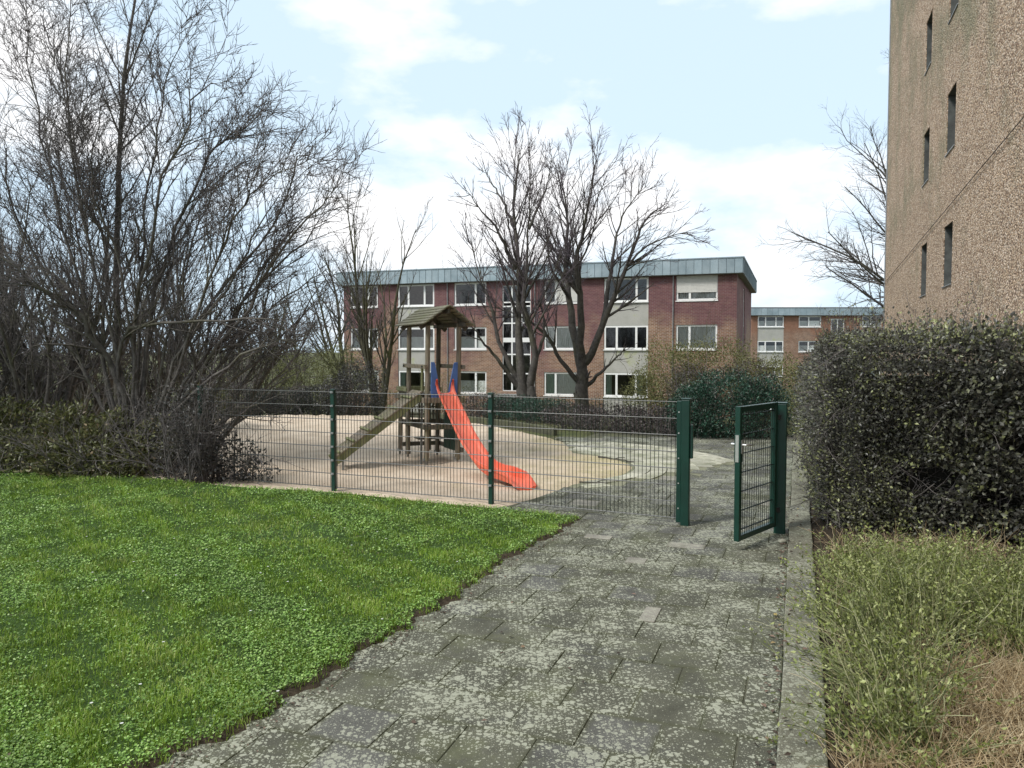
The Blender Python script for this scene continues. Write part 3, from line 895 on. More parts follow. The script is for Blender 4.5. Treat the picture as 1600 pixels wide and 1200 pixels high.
def apartment_block():
    B = math.radians(20)
    P0 = Vector((12.68, 43.55, 0))
    root = empty('apartment_building', P0, -B)
    tag(root, 'three storey brown brick block of flats with white windows behind the sandpit', 'building')
    def X(px):
        k = (px - 800) / FPX
        return -(P0.x - k * P0.y) / (math.cos(B) + math.sin(B) * k)
    LEN, DEP, Z0, ZT, ZF = -X(538), 16.0, -2.4, 6.32, 7.2
    rows = [-0.76, 2.06, 4.88]; H = 1.42
    cols = {'a': (1055.5, 1120), 'c': (850, 904.5), 'd': (710, 760), 'f': (548, 591)}
    bays = {'b': (943, 1012.5), 'e': (622, 679)}
    ops, wins, bayops = [], [], []
    for key, (l, r) in cols.items():
        for j, z in enumerate(rows):
            ops.append((X(l), X(r), z, z + H)); wins.append((key, j, X(l), X(r), z))
    for key, (l, r) in bays.items():
        ops.append((X(l), X(r), Z0, ZT))
    sx0, sx1 = X(785), X(829); sz0, sz1 = -0.55, 6.05
    ops.append((sx0, sx1, sz0, sz1))
    b = MB(); wall_grid(b, -LEN, 0, Z0, ZT, ops, 0.14)
    side_ops = [(6.2, 7.6, Z0 + 1.2, 6.0)]
    wall_grid(b, 0, DEP, Z0, ZT, side_ops, 0.14, 'side', 0.0)
    b.add([(0, DEP, Z0), (-LEN, DEP, Z0), (-LEN, DEP, ZT), (0, DEP, ZT)], [(0, 1, 2, 3)])
    b.add([(-LEN, 0, Z0), (-LEN, DEP, Z0), (-LEN, DEP, ZT), (-LEN, 0, ZT)], [(0, 1, 2, 3)])
    w = b.build('wall', MAT['brick'], root)
    # interior floors and rear partition keep the rooms dark
    it = MB()
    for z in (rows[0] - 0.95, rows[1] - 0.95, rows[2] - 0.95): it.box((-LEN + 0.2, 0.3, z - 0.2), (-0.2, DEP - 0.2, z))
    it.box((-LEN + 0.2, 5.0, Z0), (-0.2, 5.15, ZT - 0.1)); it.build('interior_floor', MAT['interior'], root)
    # roof, soffit and zinc fascia
    rf = MB().box((-LEN - 0.3, -0.32, ZF - 0.12), (0.32, DEP + 0.3, ZF - 0.02)).build('roof', MAT['roof_felt'], root)
    MB().box((-LEN - 0.36, -0.40, ZF - 0.018), (0.40, -0.27, ZF + 0.045)).box((0.27, -0.268, ZF - 0.018), (0.40, DEP + 0.3, ZF + 0.045)).build('roof_edge', MAT['zinc'], rf)
    MB().box((-LEN - 0.3, -0.32, ZT), (0.32, DEP + 0.3, ZT + 0.05)).build('soffit', MAT['soffit'], root)
    fascia(root, -LEN - 0.33, 0.33, ZT + 0.03, ZF - 0.02, -0.36, 0.445)
    fascia(root, -0.30, DEP + 0.3, ZT + 0.03, ZF - 0.02, 0, 0.445, side=0.36)
    rng = random.Random(4)
    style = {('a', 0): ('curtain', 0), ('a', 1): ('curtain', 0), ('a', 2): ('half', 0.68), ('c', 0): ('green', 0), ('c', 1): ('curtain', 0), ('c', 2): ('open', 0.0),
             ('d', 0): ('half', 0), ('d', 1): ('half', 0), ('d', 2): ('open', 0), ('f', 0): ('curtain', 0), ('f', 1): ('half', 0), ('f', 2): ('open', 0)}
    for key, j, x0, x1, z in wins:
        st, sh = style[(key, j)]
        sp = [0.33] if key in 'ac' else [0.66]
        f = window(root, x0, x1, z, z + H, sp, st, shut=sh, rng=rng)
        if (key, j) == ('c', 2):
            m = MB(); xa = x0 + (x1 - x0) * 0.36
            for i in range(16): m.box((xa, 0.02, z + 0.1 + i * 0.078), (x1 - 0.04, 0.045, z + 0.1 + i * 0.078 + 0.07))
            m.build('shutter', MAT['shutter'], f)
    for key, (l, r) in bays.items():
        x0, x1 = X(l), X(r)
        segs = [(Z0, rows[0]), (rows[0] + H, rows[1]), (rows[1] + H, rows[2]), (rows[2] + H, ZT)]
        for (a, c) in segs:
            if c - a > 0.03:
                MB().box((x0, 0.05, a + 0.004), (x1, 0.12, c - 0.065)).build('spandrel_panel', MAT['spandrel'], root)
        for j, z in enumerate(rows):
            window(root, x0 + 0.02, x1 - 0.02, z, z + H - 0.01, [0.29, 0.735], ('side' if j == 0 else ('half' if (key, j) == ('e', 1) else 'open')), y=0.05, rng=rng)
    # stairwell glazing: three lights wide, seven high
    m = MB(); nx, heights = 3, [sz0, 0.55, 1.75, 2.55, 2.75, 3.7, 4.75, 5.0, sz1]
    for z in heights: m.box((sx0, 0.05, z - 0.04), (sx1, 0.12, z + 0.04))
    for i in range(nx + 1):
        x = sx0 + (sx1 - sx0) * i / nx; m.box((x - 0.045, 0.047, sz0 - 0.04), (x + 0.045, 0.123, sz1 + 0.04))
    g = m.build('stair_window', MAT['white_frame'], root)
    MB().box((sx0, 0.048, 2.52), (sx1, 0.11, 2.78)).build('spandrel', MAT['white_frame'], g)
    for i in range(nx):
        for j in range(len(heights) - 1):
            if heights[j + 1] - heights[j] < 0.4: continue
            xa, xb = sx0 + (sx1 - sx0) * i / nx + 0.05, sx0 + (sx1 - sx0) * (i + 1) / nx - 0.05
            MB().add([(xa, 0.09, heights[j] + 0.04), (xb, 0.09, heights[j] + 0.04), (xb, 0.09, heights[j + 1] - 0.04), (xa, 0.09, heights[j + 1] - 0.04)], [(0, 1, 2, 3)]).build('pane', MAT['glass'], g)
    MB().box((sx0 - 0.7, -0.9, sz0 - 0.35), (sx1 + 0.3, -0.003, sz0 - 0.17)).build('porch_roof', MAT['soffit'], root)
    # side stair window
    m = MB()
    for z in (-1.2, 0.4, 2.0, 3.6, 5.2, 5.98): m.box((-0.12, 6.2, z - 0.04), (-0.05, 7.6, z + 0.04))
    for y in (6.24, 6.9, 7.56): m.box((-0.117, y - 0.04, -1.2), (-0.053, y + 0.04, 6.0))
    g = m.build('side_window', MAT['white_frame'], root)
    MB().add([(-0.09, 6.2, -1.2), (-0.09, 7.6, -1.2), (-0.09, 7.6, 6.0), (-0.09, 6.2, 6.0)], [(0, 1, 2, 3)]).build('pane', MAT['glass'], g)
    for px in (1051, 836, 700): 
        MB().tube([(X(px), -0.06, Z0), (X(px), -0.06, ZT)], 0.03, 6).build('downpipe', MAT['galv'], root)
apartment_block()

def far_block():
    Yd = 82.0
    X = lambda px: (px - 800) / FPX * Yd
    X0 = X(1174)
    root = empty('brick_building', (X0, Yd, 0), 0.0)
    tag(root, 'distant brick block of flats seen between the two nearer buildings', 'building')
    L = X(1470) - X0; Z0, ZT, ZF = -3.5, 5.62, 6.5
    rows = [-0.9, 1.78, 4.42]; H = 1.16
    bx = (X(1183) - X0, X(1224) - X0)
    wx = [(X(1247) - X0, X(1282) - X0), (X(1346) - X0, X(1376) - X0), (X(1395) - X0, X(1430) - X0)]
    sx = (X(1297) - X0, X(1318) - X0)
    ops = [(bx[0], bx[1], Z0, ZT - 0.05), (sx[0], sx[1], -0.6, 5.3)] + [(a, c, z, z + H) for a, c in wx for z in rows]
    b = MB(); wall_grid(b, 0, L, Z0, ZT, ops, 0.14)
    b.add([(0, 0, Z0), (0, 14, Z0), (0, 14, ZT), (0, 0, ZT)], [(0, 1, 2, 3)]); b.add([(L, 0, Z0), (L, 14, Z0), (L, 14, ZT), (L, 0, ZT)], [(0, 1, 2, 3)])
    b.add([(0, 14, Z0), (L, 14, Z0), (L, 14, ZT), (0, 14, ZT)], [(0, 1, 2, 3)])
    b.build('wall', MAT['brick_far'], root)
    MB().box((-0.3, -0.32, ZT), (L + 0.3, 14.3, ZT + 0.05)).build('soffit', MAT['soffit'], root)
    MB().box((-0.3, -0.32, ZF - 0.1), (L + 0.3, 14.3, ZF)).build('roof', MAT['roof_felt'], root)
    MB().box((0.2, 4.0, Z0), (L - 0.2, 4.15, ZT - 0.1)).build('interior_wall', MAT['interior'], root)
    fascia(root, -0.3, L + 0.3, ZT + 0.03, ZF - 0.12, -0.36, 0.6)
    for z in rows:
        window(root, bx[0] + 0.02, bx[1] - 0.02, z, z + H, [0.3, 0.7], 'half', y=0.05)
        for a, c in wx: window(root, a, c, z, z + H, [0.45], 'half')
    for a, c in ((Z0, rows[0]), (rows[0] + H, rows[1]), (rows[1] + H, rows[2])):
        MB().box((bx[0], 0.05, a + 0.004), (bx[1], 0.12, c - 0.065)).build('spandrel_panel', MAT['spandrel'], root)
    window(root, sx[0], sx[1], -0.6, 5.3, [0.5], 'open', sill=False)
far_block()

def tall_block():
    wx, wy = -math.sin(SA), -math.cos(SA)              # along the wall towards the camera
    root = empty('tall_building', (13.27, 27.5, 0), math.atan2(wy, wx))
    tag(root, 'tall pinkish roughcast building with small deep windows rising behind the evergreen hedge', 'building')
    L, Z0, ZT, DEP = 36.0, -0.5, 19.0, 12.0
    ops = []
    for z in (0.65, 3.4, 6.15, 8.9, 11.65, 14.4):
        ops += [(8.55, 9.5, z, z + 1.26), (11.8, 12.8, z, z + 1.26), (24.0, 25.3, z, z + 1.22)]
    b = MB(); wall_grid(b, 0, L, Z0, ZT, ops, 0.02)
    b.add([(0, 0, Z0), (0, DEP, Z0), (0, DEP, ZT), (0, 0, ZT)], [(0, 1, 2, 3)]); b.add([(L, 0, Z0), (L, DEP, Z0), (L, DEP, ZT), (L, 0, ZT)], [(0, 1, 2, 3)])
    b.add([(0, DEP, Z0), (L, DEP, Z0), (L, DEP, ZT), (0, DEP, ZT)], [(0, 1, 2, 3)])
    b.build('wall', MAT['roughcast'], root)
    MB().box((-0.02, -0.02, ZT), (L, DEP, ZT + 0.2)).build('roof', MAT['roof_felt'], root)
    MB().box((-0.05, -0.03, Z0), (0.10, -0.002, ZT)).build('corner_trim', MAT['galv'], root)
    for (a, c, z, t) in ops:
        m = MB(); R = 0.30
        m.add([(a, 0.02, z), (c, 0.02, z), (c, R, z), (a, R, z)], [(0, 1, 2, 3)]); m.add([(a, 0.02, t), (c, 0.02, t), (c, R, t), (a, R, t)], [(0, 1, 2, 3)])
        m.add([(a, 0.02, z), (a, 0.02, t), (a, R, t), (a, R, z)], [(0, 1, 2, 3)]); m.add([(c, 0.02, z), (c, 0.02, t), (c, R, t), (c, R, z)], [(0, 1, 2, 3)])
        f = window(root, a + 0.003, c - 0.003, z + 0.003, t - 0.003, [0.5], 'open', fm='dark_frame', fw=0.06, y=0.22, sill=False)
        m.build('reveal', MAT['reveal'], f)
        MB().box((a - 0.02, -0.025, z - 0.012), (c + 0.02, 0.21, z + 0.008)).build('sill', MAT['galv'], f)
    # inner back wall keeps rooms dark
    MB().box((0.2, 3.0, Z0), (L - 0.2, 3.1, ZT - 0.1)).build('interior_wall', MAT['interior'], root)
    c = MB().tube([(0.1, -0.03, 4.42), (4.0, -0.035, 4.60), (9.0, -0.035, 4.83), (15.5, -0.035, 5.13), (19.2, -0.035, 5.3), (26.0, -0.03, 5.6)], 0.008, 5).build('wall_cable', MAT['dark_frame'], root)
    c['label'] = 'thin black cable running along the roughcast wall'
tall_block()

# ------------------------------------------------------------------ fence and gate
FP = [Vector((2.05, 9.14, 0)), Vector((-0.28, 10.28, 0)), Vector((-2.62, 11.25, 0)), Vector((-4.95, 12.2, 0))]
def fence_post_mesh(h, w, d, r=0.0):
    b = MB().box((-w / 2, -d / 2, -0.3), (w / 2, d / 2, h))
    return b.mesh('fence_post', MAT['green_paint'], 0.006, seg=2)

def build_fence():
    root = empty('mesh_fence', FP[1])
    tag(root, 'dark green double wire mesh fence between the lawn and the sandpit', 'fence')
    base = FP[1]
    TOPZ, BOTZ = 1.474, 0.055
    pm = fence_post_mesh(1.495, 0.062, 0.062)
    cap = MB().box((-0.038, -0.038, 1.4955), (0.038, 0.038, 1.512)).mesh('post_cap', MAT['green_paint'], 0.004)
    clip = MB().box((-0.022, -0.05, -0.014), (0.022, -0.0315, 0.014)).tube([(0, -0.052, 0), (0, -0.058, 0)], 0.008, 6).mesh('clip', MAT['galv'])
    zs = [BOTZ + 0.2 * i + 0.012 for i in range(8)]
    for i in range(1, 4):
        d = (FP[i - 1] - FP[min(i + 1, 3)]); ang = math.atan2(d.y, d.x)
        p = link('fence_post', pm, root); p.location = FP[i] - base; p.rotation_euler = (0, 0, ang)
        c = link('post_cap', cap, p)
        for z in zs[1:]:
            k = link('clip', clip, p); k.location = (0, 0, z)
    vm = None
    for i in range(3):
        a, b = FP[i], FP[i + 1]
        L = (b - a).length; d = (b - a).normalized(); ang = math.atan2(d.y, d.x)
        off = Vector((d.y, -d.x, 0)) * (0.0)
        x0 = 0.075 if i == 0 else 0.034; x1 = L - 0.034
        m = MB()
        for z in zs:
            for s in (-1, 1):
                m.tube([(x0, 0.0085 * s, z), (x1, 0.0085 * s, z)], 0.0052, 6, True)
        p = m.build('wire_panel', MAT['wire'], root, smooth=True); p.location = a - base; p.rotation_euler = (0, 0, ang)
        if vm is None: vm = MB().tube([(0, 0, BOTZ - 0.0), (0, 0, TOPZ + 0.012)], 0.0042, 5).mesh('upright_wire', MAT['wire'], smooth=True)
        n = int((x1 - x0) / 0.05)
        for j in range(n):
            o = link('upright_wire', vm, p); o.location = (x0 + (j + 0.5) * (x1 - x0) / n, 0, 0)
build_fence()

def build_gate():
    PL, PR = Vector((2.065, 9.10, 0)), Vector((3.055, 8.70, 0))
    root = empty('metal_gate', (PL + PR) / 2)
    tag(root, 'dark green metal garden gate standing open beside the evergreen hedge', 'gate')
    base = (PL + PR) / 2
    ang = math.atan2((PR - PL).y, (PR - PL).x)
    def post(p, w, h, nm='gate_post'):
        o = MB().box((-w / 2, -w / 2, -0.3), (w / 2, w / 2, h)).build(nm, MAT['green_paint'], root, 0.010, seg=2)
        o.location = p - base; o.rotation_euler = (0, 0, ang)
        MB().box((-w / 2 - 0.006, -w / 2 - 0.006, h + 0.0005), (w / 2 + 0.006, w / 2 + 0.006, h + 0.015)).build('post_cap', MAT['green_paint'], o, 0.006)
        return o
    pl = post(PL, 0.10, 1.50); pr = post(PR, 0.125, 1.48)
    # narrow fence rail bolted to the latch post
    m = MB().box((-0.105, -0.03, 0.03), (-0.0505, 0.03, 1.48)); m.build('end_post', MAT['green_paint'], pl, 0.004)
    bm = MB().tube([(-0.078, -0.0305, 0), (-0.078, -0.036, 0)], 0.009, 8).mesh('bolt', MAT['steel'])
    for z in (0.2, 0.5, 0.8, 1.1, 1.35): link('bolt', bm, pl).location = (0, 0, z)
    # latch catch on the far side of the post
    MB().box((0.0505, -0.02, 0.80), (0.085, 0.03, 1.20)).build('strike_plate', MAT['green_paint'], pl, 0.004)
    # leaf
    H, F = Vector((2.955, 8.60, 0)), Vector((2.325, 7.90, 0))
    d = (F - H); W = d.length
    z0, z1, t = 0.10, 1.505, 0.058
    m = MB()
    m.box((0, -t / 2, z0), (t, t / 2, z1)).box((W - t, -t / 2, z0), (W, t / 2, z1))
    m.box((t, -t / 2 + 0.002, z0 + 0.002), (W - t, t / 2 - 0.002, z0 + t)).box((t, -t / 2 + 0.002, z1 - t), (W - t, t / 2 - 0.002, z1 - 0.002))
    leaf = m.build('gate_leaf', MAT['green_paint'], root, 0.004)
    leaf.location = H - base; leaf.rotation_euler = (0, 0, math.atan2(d.y, d.x))
    mm = MB()
    zs = [z0 + t + 0.055 + 0.2 * i for i in range(7)]
    for z in zs:
        if z > z1 - t: continue
        for s in (-1, 1): mm.tube([(t, 0.008 * s, z), (W - t, 0.008 * s, z)], 0.0042, 6)
    mm.build('cross_wires', MAT['wire'], leaf, smooth=True)
    vm = MB().tube([(0, 0, z0 + t), (0, 0, z1 - t)], 0.0034, 5).mesh('upright_wire', MAT['wire'], smooth=True)
    n = 15
    for j in range(n):
        o = link('upright_wire', vm, leaf); o.location = (t + (j + 0.5) * (W - 2 * t) / n, 0, 0)
    # lock case, face plate, levers
    MB().box((W - 0.062, -t / 2 - 0.004, 0.93), (W + 0.003, t / 2 + 0.004, 1.22)).build('lock_case', MAT['green_paint'], leaf, 0.003)
    MB().box((W + 0.0035, -0.018, 0.93), (W + 0.008, 0.018, 1.21)).build('lock_plate', MAT['steel'], leaf)
    s = 1
    for s in (-1, 1):
        y = s * (t / 2 + 0.006)
        lv = MB().tube([(W - 0.035, y, 1.11), (W - 0.035, y + s * 0.045, 1.11), (W - 0.06, y + s * 0.052, 1.112), (W - 0.155, y + s * 0.052, 1.10)], [0.011, 0.011, 0.011, 0.009], 8)
        lv.box((W - 0.052, min(y, y + s * 0.006), 1.02), (W - 0.018, max(y, y + s * 0.006), 1.16))
        lv.build('lever', MAT['steel'], leaf, smooth=True)
    MB().tube([(t - 0.012, -t / 2, 1.42), (t - 0.012, -t / 2 - 0.012, 1.42)], 0.012, 8).build('bolt', MAT['steel'], leaf)
    for z in (0.28, 1.33):
        MB().bar((0.0, 0, z), (-0.08, 0.02, z), 0.03, 0.05).tube([(-0.03, 0, z - 0.05), (-0.03, 0, z + 0.05)], 0.014, 8).build('hinge', MAT['dark_frame'], leaf)
build_gate()

# ------------------------------------------------------------------ play tower with slide
def build_tower():
    A = math.radians(26)
    e1 = Vector((math.cos(A), math.sin(A), 0)); e2 = Vector((-math.sin(A), math.cos(A), 0))
    B0 = Vector((-1.545, 13.79, -0.02))
    root = empty('play_tower', B0, A)
    root.rotation_euler = (math.radians(0.0), math.radians(1.0), A)
    tag(root, 'weathered wooden play tower with mossy roof, plank ramp and orange slide in the sand', 'play tower')
    # local frame: x along e1, y along e2 (away from the slide), z up
    BD, AB, R2 = 0.60, 1.05, 0.50
    def post(x, y, z1, r=0.046, mat='timber', z0=0.10):
        o = MB().tube([(x, y, z0), (x, y, z1)], [r, r * 0.97], 12).build('post', MAT[mat], root, smooth=True)
        f = MB().box((x - 0.02, y - 0.006, -0.25), (x + 0.02, y + 0.006, z0 + 0.06))
        f.box((x - r - 0.004, y - 0.03, z0 - 0.002), (x + r + 0.004, y + 0.03, z0 + 0.05)).build('post_anchor', MAT['galv'], o)
        return o
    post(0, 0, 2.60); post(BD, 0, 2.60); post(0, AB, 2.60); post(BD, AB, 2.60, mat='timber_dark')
    post(0, AB + R2, 1.33, 0.042); post(BD, AB + R2, 1.33, 0.042, 'timber_dark')
    PZ = 1.28
    # deck boards
    n = 9
    me = MB().box((-0.02, 0, PZ - 0.035), (BD + 0.02, 0.115, PZ)).mesh('deck_board', MAT['timber'], 0.004)
    for i in range(13):
        o = link('deck_board', me, root); o.location = (0, 0.06 + i * 0.118 if i < 13 else 0, random.uniform(-0.003, 0.003))
    # beams under the deck, middle ties, low ties
    def beam(p, q, w=0.05, h=0.095, mat='timber'):
        MB().bar(p, q, w, h).build('beam', MAT[mat], root, 0.006)
    for x in (-0.072, BD + 0.072): beam((x, -0.1, PZ - 0.085), (x, AB + R2 + 0.1, PZ - 0.085))
    for y in (-0.073, AB + R2 + 0.07): beam((-0.1, y, PZ - 0.082), (BD + 0.1, y, PZ - 0.082))
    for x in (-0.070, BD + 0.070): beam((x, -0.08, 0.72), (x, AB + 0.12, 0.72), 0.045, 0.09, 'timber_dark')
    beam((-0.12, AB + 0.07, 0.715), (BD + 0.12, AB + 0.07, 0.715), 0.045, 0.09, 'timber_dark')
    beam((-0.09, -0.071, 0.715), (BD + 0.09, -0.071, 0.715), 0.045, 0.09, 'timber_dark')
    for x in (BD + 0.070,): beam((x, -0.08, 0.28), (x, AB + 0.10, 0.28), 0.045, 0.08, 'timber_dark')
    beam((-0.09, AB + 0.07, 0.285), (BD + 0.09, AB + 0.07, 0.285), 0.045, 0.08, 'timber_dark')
    # bench seat board and back grid under the deck
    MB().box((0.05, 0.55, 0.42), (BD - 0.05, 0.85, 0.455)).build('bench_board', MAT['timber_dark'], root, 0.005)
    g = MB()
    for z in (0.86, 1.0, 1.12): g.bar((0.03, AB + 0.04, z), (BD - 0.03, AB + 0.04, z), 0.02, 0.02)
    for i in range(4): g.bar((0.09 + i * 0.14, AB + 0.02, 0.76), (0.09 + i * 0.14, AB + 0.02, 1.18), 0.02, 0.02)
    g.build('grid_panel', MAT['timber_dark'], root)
    # green boards on the far right side
    me = MB().box((0, 0, 0.24), (0.022, 0.30, 1.19)).mesh('green_board', MAT['green_board'], 0.004)
    for y in (0.12, 0.425): link('green_board', me, root).location = (BD + 0.012, y, 0)
    # grab rails above the deck
    beam((-0.070, -0.11, 1.80), (-0.070, AB + 0.10, 1.80), 0.045, 0.075)
    beam((BD + 0.070, -0.11, 1.80), (BD + 0.070, AB + 0.10, 1.80), 0.045, 0.075)
    post(-0.05, 0.14, 1.79, 0.025, 'timber_moss', PZ)
    for x in (-0.045, BD + 0.045): beam((x, AB - 0.02, PZ + 0.06), (x, AB + R2 + 0.06, PZ + 0.06), 0.05, 0.08, 'timber_moss')
    beam((-0.06, AB + R2 + 0.03, PZ + 0.062), (BD + 0.06, AB + R2 + 0.03, PZ + 0.062), 0.05, 0.08, 'timber_moss')
    bk = MB().tube([(-0.098, 0, 1.80), (-0.118, 0, 1.80)], 0.016, 8).mesh('bolt', MAT['dark_frame'])
    for y in (0, AB): link('bolt', bk, root).location = (0, y, 0)
    bk = MB().tube([(BD + 0.095, 0, 1.80), (BD + 0.118, 0, 1.80)], 0.016, 8).mesh('bolt', MAT['dark_frame'])
    for y, z in ((0, 0), (0, -1.08), (0, -1.52), (AB, 0)): link('bolt', bk, root).location = (0, y, z)
    # blue side boards beside the slide
    for s, x in ((1, 0.045), (-1, BD - 0.045)):
        poly = [(x, 1.20), (x + s * 0.17, 1.20), (x + s * 0.165, 1.42), (x + s * 0.075, 1.86), (x + s * 0.055, 1.885), (x, 1.885)]
        MB().prism(poly, -0.075, -0.050, 'y').build('blue_board', MAT['blue_board'], root, 0.005)
    # slide: a trough section swept down its course (x, y, z) with raised sides
    course = [(0.0, 1.33), (0.16, 1.32), (0.42, 1.13), (0.85, 0.83), (1.30, 0.52), (1.78, 0.25), (2.15, 0.16), (2.50, 0.15), (2.85, 0.13), (3.02, 0.08)]
    C = np.array(course); tt = np.arange(len(C)); ti = np.linspace(0, len(C) - 1, 60)
    def cr(v):
        out = []
        Q = np.concatenate([[2 * v[0] - v[1]], v, [2 * v[-1] - v[-2]]])
        for s in ti:
            i = min(int(s), len(v) - 2); t = s - i; a, b, c, d = Q[i:i + 4]
            out.append(0.5 * (2 * b + (c - a) * t + (2 * a - 5 * b + 4 * c - d) * t * t + (3 * b - a - 3 * c + d) * t ** 3))
        return np.array(out)
    ys, zs = cr(C[:, 0]), cr(C[:, 1])
    W = 0.125
    prof = [(-W - 0.05, 0.085), (-W - 0.045, 0.13), (-W - 0.015, 0.13), (-W + 0.012, 0.02), (-W + 0.045, -0.005), (0, -0.010), (W - 0.045, -0.005), (W - 0.012, 0.02), (W + 0.015, 0.13), (W + 0.045, 0.13), (W + 0.05, 0.085),
            (W + 0.03, 0.08), (W + 0.0, -0.02), (W - 0.06, -0.04), (-W + 0.06, -0.04), (-W, -0.02), (-W - 0.03, 0.08)]
    vs, fs = [], []
    m = len(prof); bend = lambda y: 0.13 * max(0.0, (y - 1.2)) ** 1.3 * 0.6
    for i in range(len(ys)):
        j0, j1 = max(i - 1, 0), min(i + 1, len(ys) - 1)
        ty, tz = ys[j1] - ys[j0], zs[j1] - zs[j0]; l = math.hypot(ty, tz); ny, nz = -tz / l, ty / l
        k = 1.0
        hs = 1.0
        if ys[i] < 0.2: hs = 1.0 + 0.9 * math.exp(-((ys[i] - 0.10) / 0.09) ** 2)
        if ys[i] > 1.95: k = 1.0 + 0.10 * min(1, (ys[i] - 1.95) / 0.5); hs = 1.0 + 0.2 * math.exp(-((ys[i] - 2.35) / 0.25) ** 2)
        if ys[i] > 2.75: hs *= max(0.15, 1 - (ys[i] - 2.75) / 0.32)
        for (px, pn) in prof:
            h = pn * hs if pn > 0.05 else pn
            vs.append((BD / 2 + px * k + bend(ys[i]), -0.02 - (ys[i] - ny * h * 1.0), zs[i] + nz * h))
    for i in range(len(ys) - 1):
        for j in range(m):
            a, b = i * m + j, i * m + (j + 1) % m
            fs.append((a, b, b + m, a + m))
    fs.append(tuple(range(m))); fs.append(tuple(reversed(range((len(ys) - 1) * m, len(ys) * m))))
    sl = MB().add(vs, fs).build('slide', MAT['slide_orange'], root, smooth=True)
    MB().tube([(BD / 2 + 0.1, -2.0, -0.25), (BD / 2 + 0.1, -2.0, 0.17)], 0.025, 8).build('slide_foot', MAT['galv'], sl)
    # ramp of planks up the left side
    L = 1.62; zt, zb = PZ + 0.02, 0.16
    y0, y1 = 0.04, 0.50
    for y in (y0, y1):
        MB().bar((-0.09, y, zt - 0.03), (-L, y, zb), 0.05, 0.12).build('ramp_stringer', MAT['timber_moss'], root, 0.006)
        MB().box((-L + 0.10, y - 0.02, -0.25), (-L + 0.14, y + 0.02, zb + 0.07)).build('ramp_foot', MAT['galv'], root)
    np_ = 12
    sl_ = math.atan2(zt - zb, L - 0.09)
    for i in range(np_):
        f = (i + 0.5) / np_
        x = -L + (L - 0.09) * f; z = zb + (zt - 0.03 - zb) * f + 0.085
        M = Matrix.Translation((x, (y0 + y1) / 2, z)) @ Matrix.Rotation(-sl_, 4, 'Y')
        MB().box((-0.078, -(y1 - y0) / 2 - 0.04, -0.014), (0.078, (y1 - y0) / 2 + 0.04, 0.014), M).build('ramp_board', MAT['timber'], root, 0.004)
        if i % 2 == 0:
            M2 = Matrix.Translation((x, (y0 + y1) / 2, z + 0.026)) @ Matrix.Rotation(-sl_, 4, 'Y')
            M3 = M @ Matrix.Translation((0, 0, 0.0335))
            MB().box((-0.022, -(y1 - y0) / 2 - 0.04, -0.019), (0.022, (y1 - y0) / 2 + 0.04, 0.019), M3).build('climbing_batten', MAT['timber_moss'], root, 0.004)
    # gabled roof of lapped boards, ridge along y
    rz, ez, hw = 2.88, 2.54, 0.47
    ya, yb = -0.30, AB + 0.28
    sl_ = math.atan2(rz - ez, hw); SLn = math.hypot(rz - ez, hw)
    for s in (-1, 1):
        nb = 6; bw = SLn / nb
        for i in range(nb):
            d0, d1 = i * bw - 0.012, (i + 1) * bw + 0.02
            M = Matrix.Translation((BD / 2, 0, rz)) @ Matrix.Rotation(s * sl_ if s > 0 else -sl_, 4, 'Y')
            if s > 0:
                MM = M; a, b = (d0, ya + random.uniform(-0.02, 0.02), 0.0), (d1, yb + random.uniform(-0.02, 0.02), 0.022)
            else:
                MM = M; a, b = (-d1, ya + random.uniform(-0.02, 0.02), 0.0), (-d0, yb + random.uniform(-0.02, 0.02), 0.022)
            lift = 0.0 + 0.02 * 0.0
            T = Matrix.Translation((0, 0, 0.012 * (nb - i) * 0.0)) 
            tilt = Matrix.Translation(((d0 if s > 0 else -d0), 0, 0.0)) @ Matrix.Rotation((-0.16 if s > 0 else 0.16), 4, 'Y') @ Matrix.Translation((-(d0 if s > 0 else -d0), 0, 0.0))
            MB().box(a, b, MM @ tilt).build('roof_board', MAT['timber_roof'], root, 0.003)
        for y in (0.0, AB):
            MB().bar((BD / 2 + s * 0.015, y - 0.0 + (0.002 if s > 0 else -0.002), rz - 0.05), (BD / 2 + s * (hw - 0.02), y, ez - 0.05), 0.05, 0.08).build('rafter', MAT['timber_dark'], root)
    beam((BD / 2, ya + 0.03, rz - 0.085), (BD / 2, yb - 0.03, rz - 0.085), 0.05, 0.08, 'timber_dark')
    for x in (0, BD): beam((x, ya + 0.05, 2.565), (x, yb - 0.05, 2.565), 0.06, 0.07, 'timber_dark')
build_tower()

# ------------------------------------------------------------------ trees
def tree_obj(name, label, base, trunk, twig, mt='bark', mw='twig_purple', cat='tree', group=None):
    root = empty(name, base)
    tag(root, label, cat, group)
    off = np.array(tuple(base))
    sh = lambda bs: [(p - off, r, k) for p, r, k in bs]
    tube_obj('trunk', sh(trunk), mt, root)
    tube_obj('crown', sh(twig), mw, root)
    return root

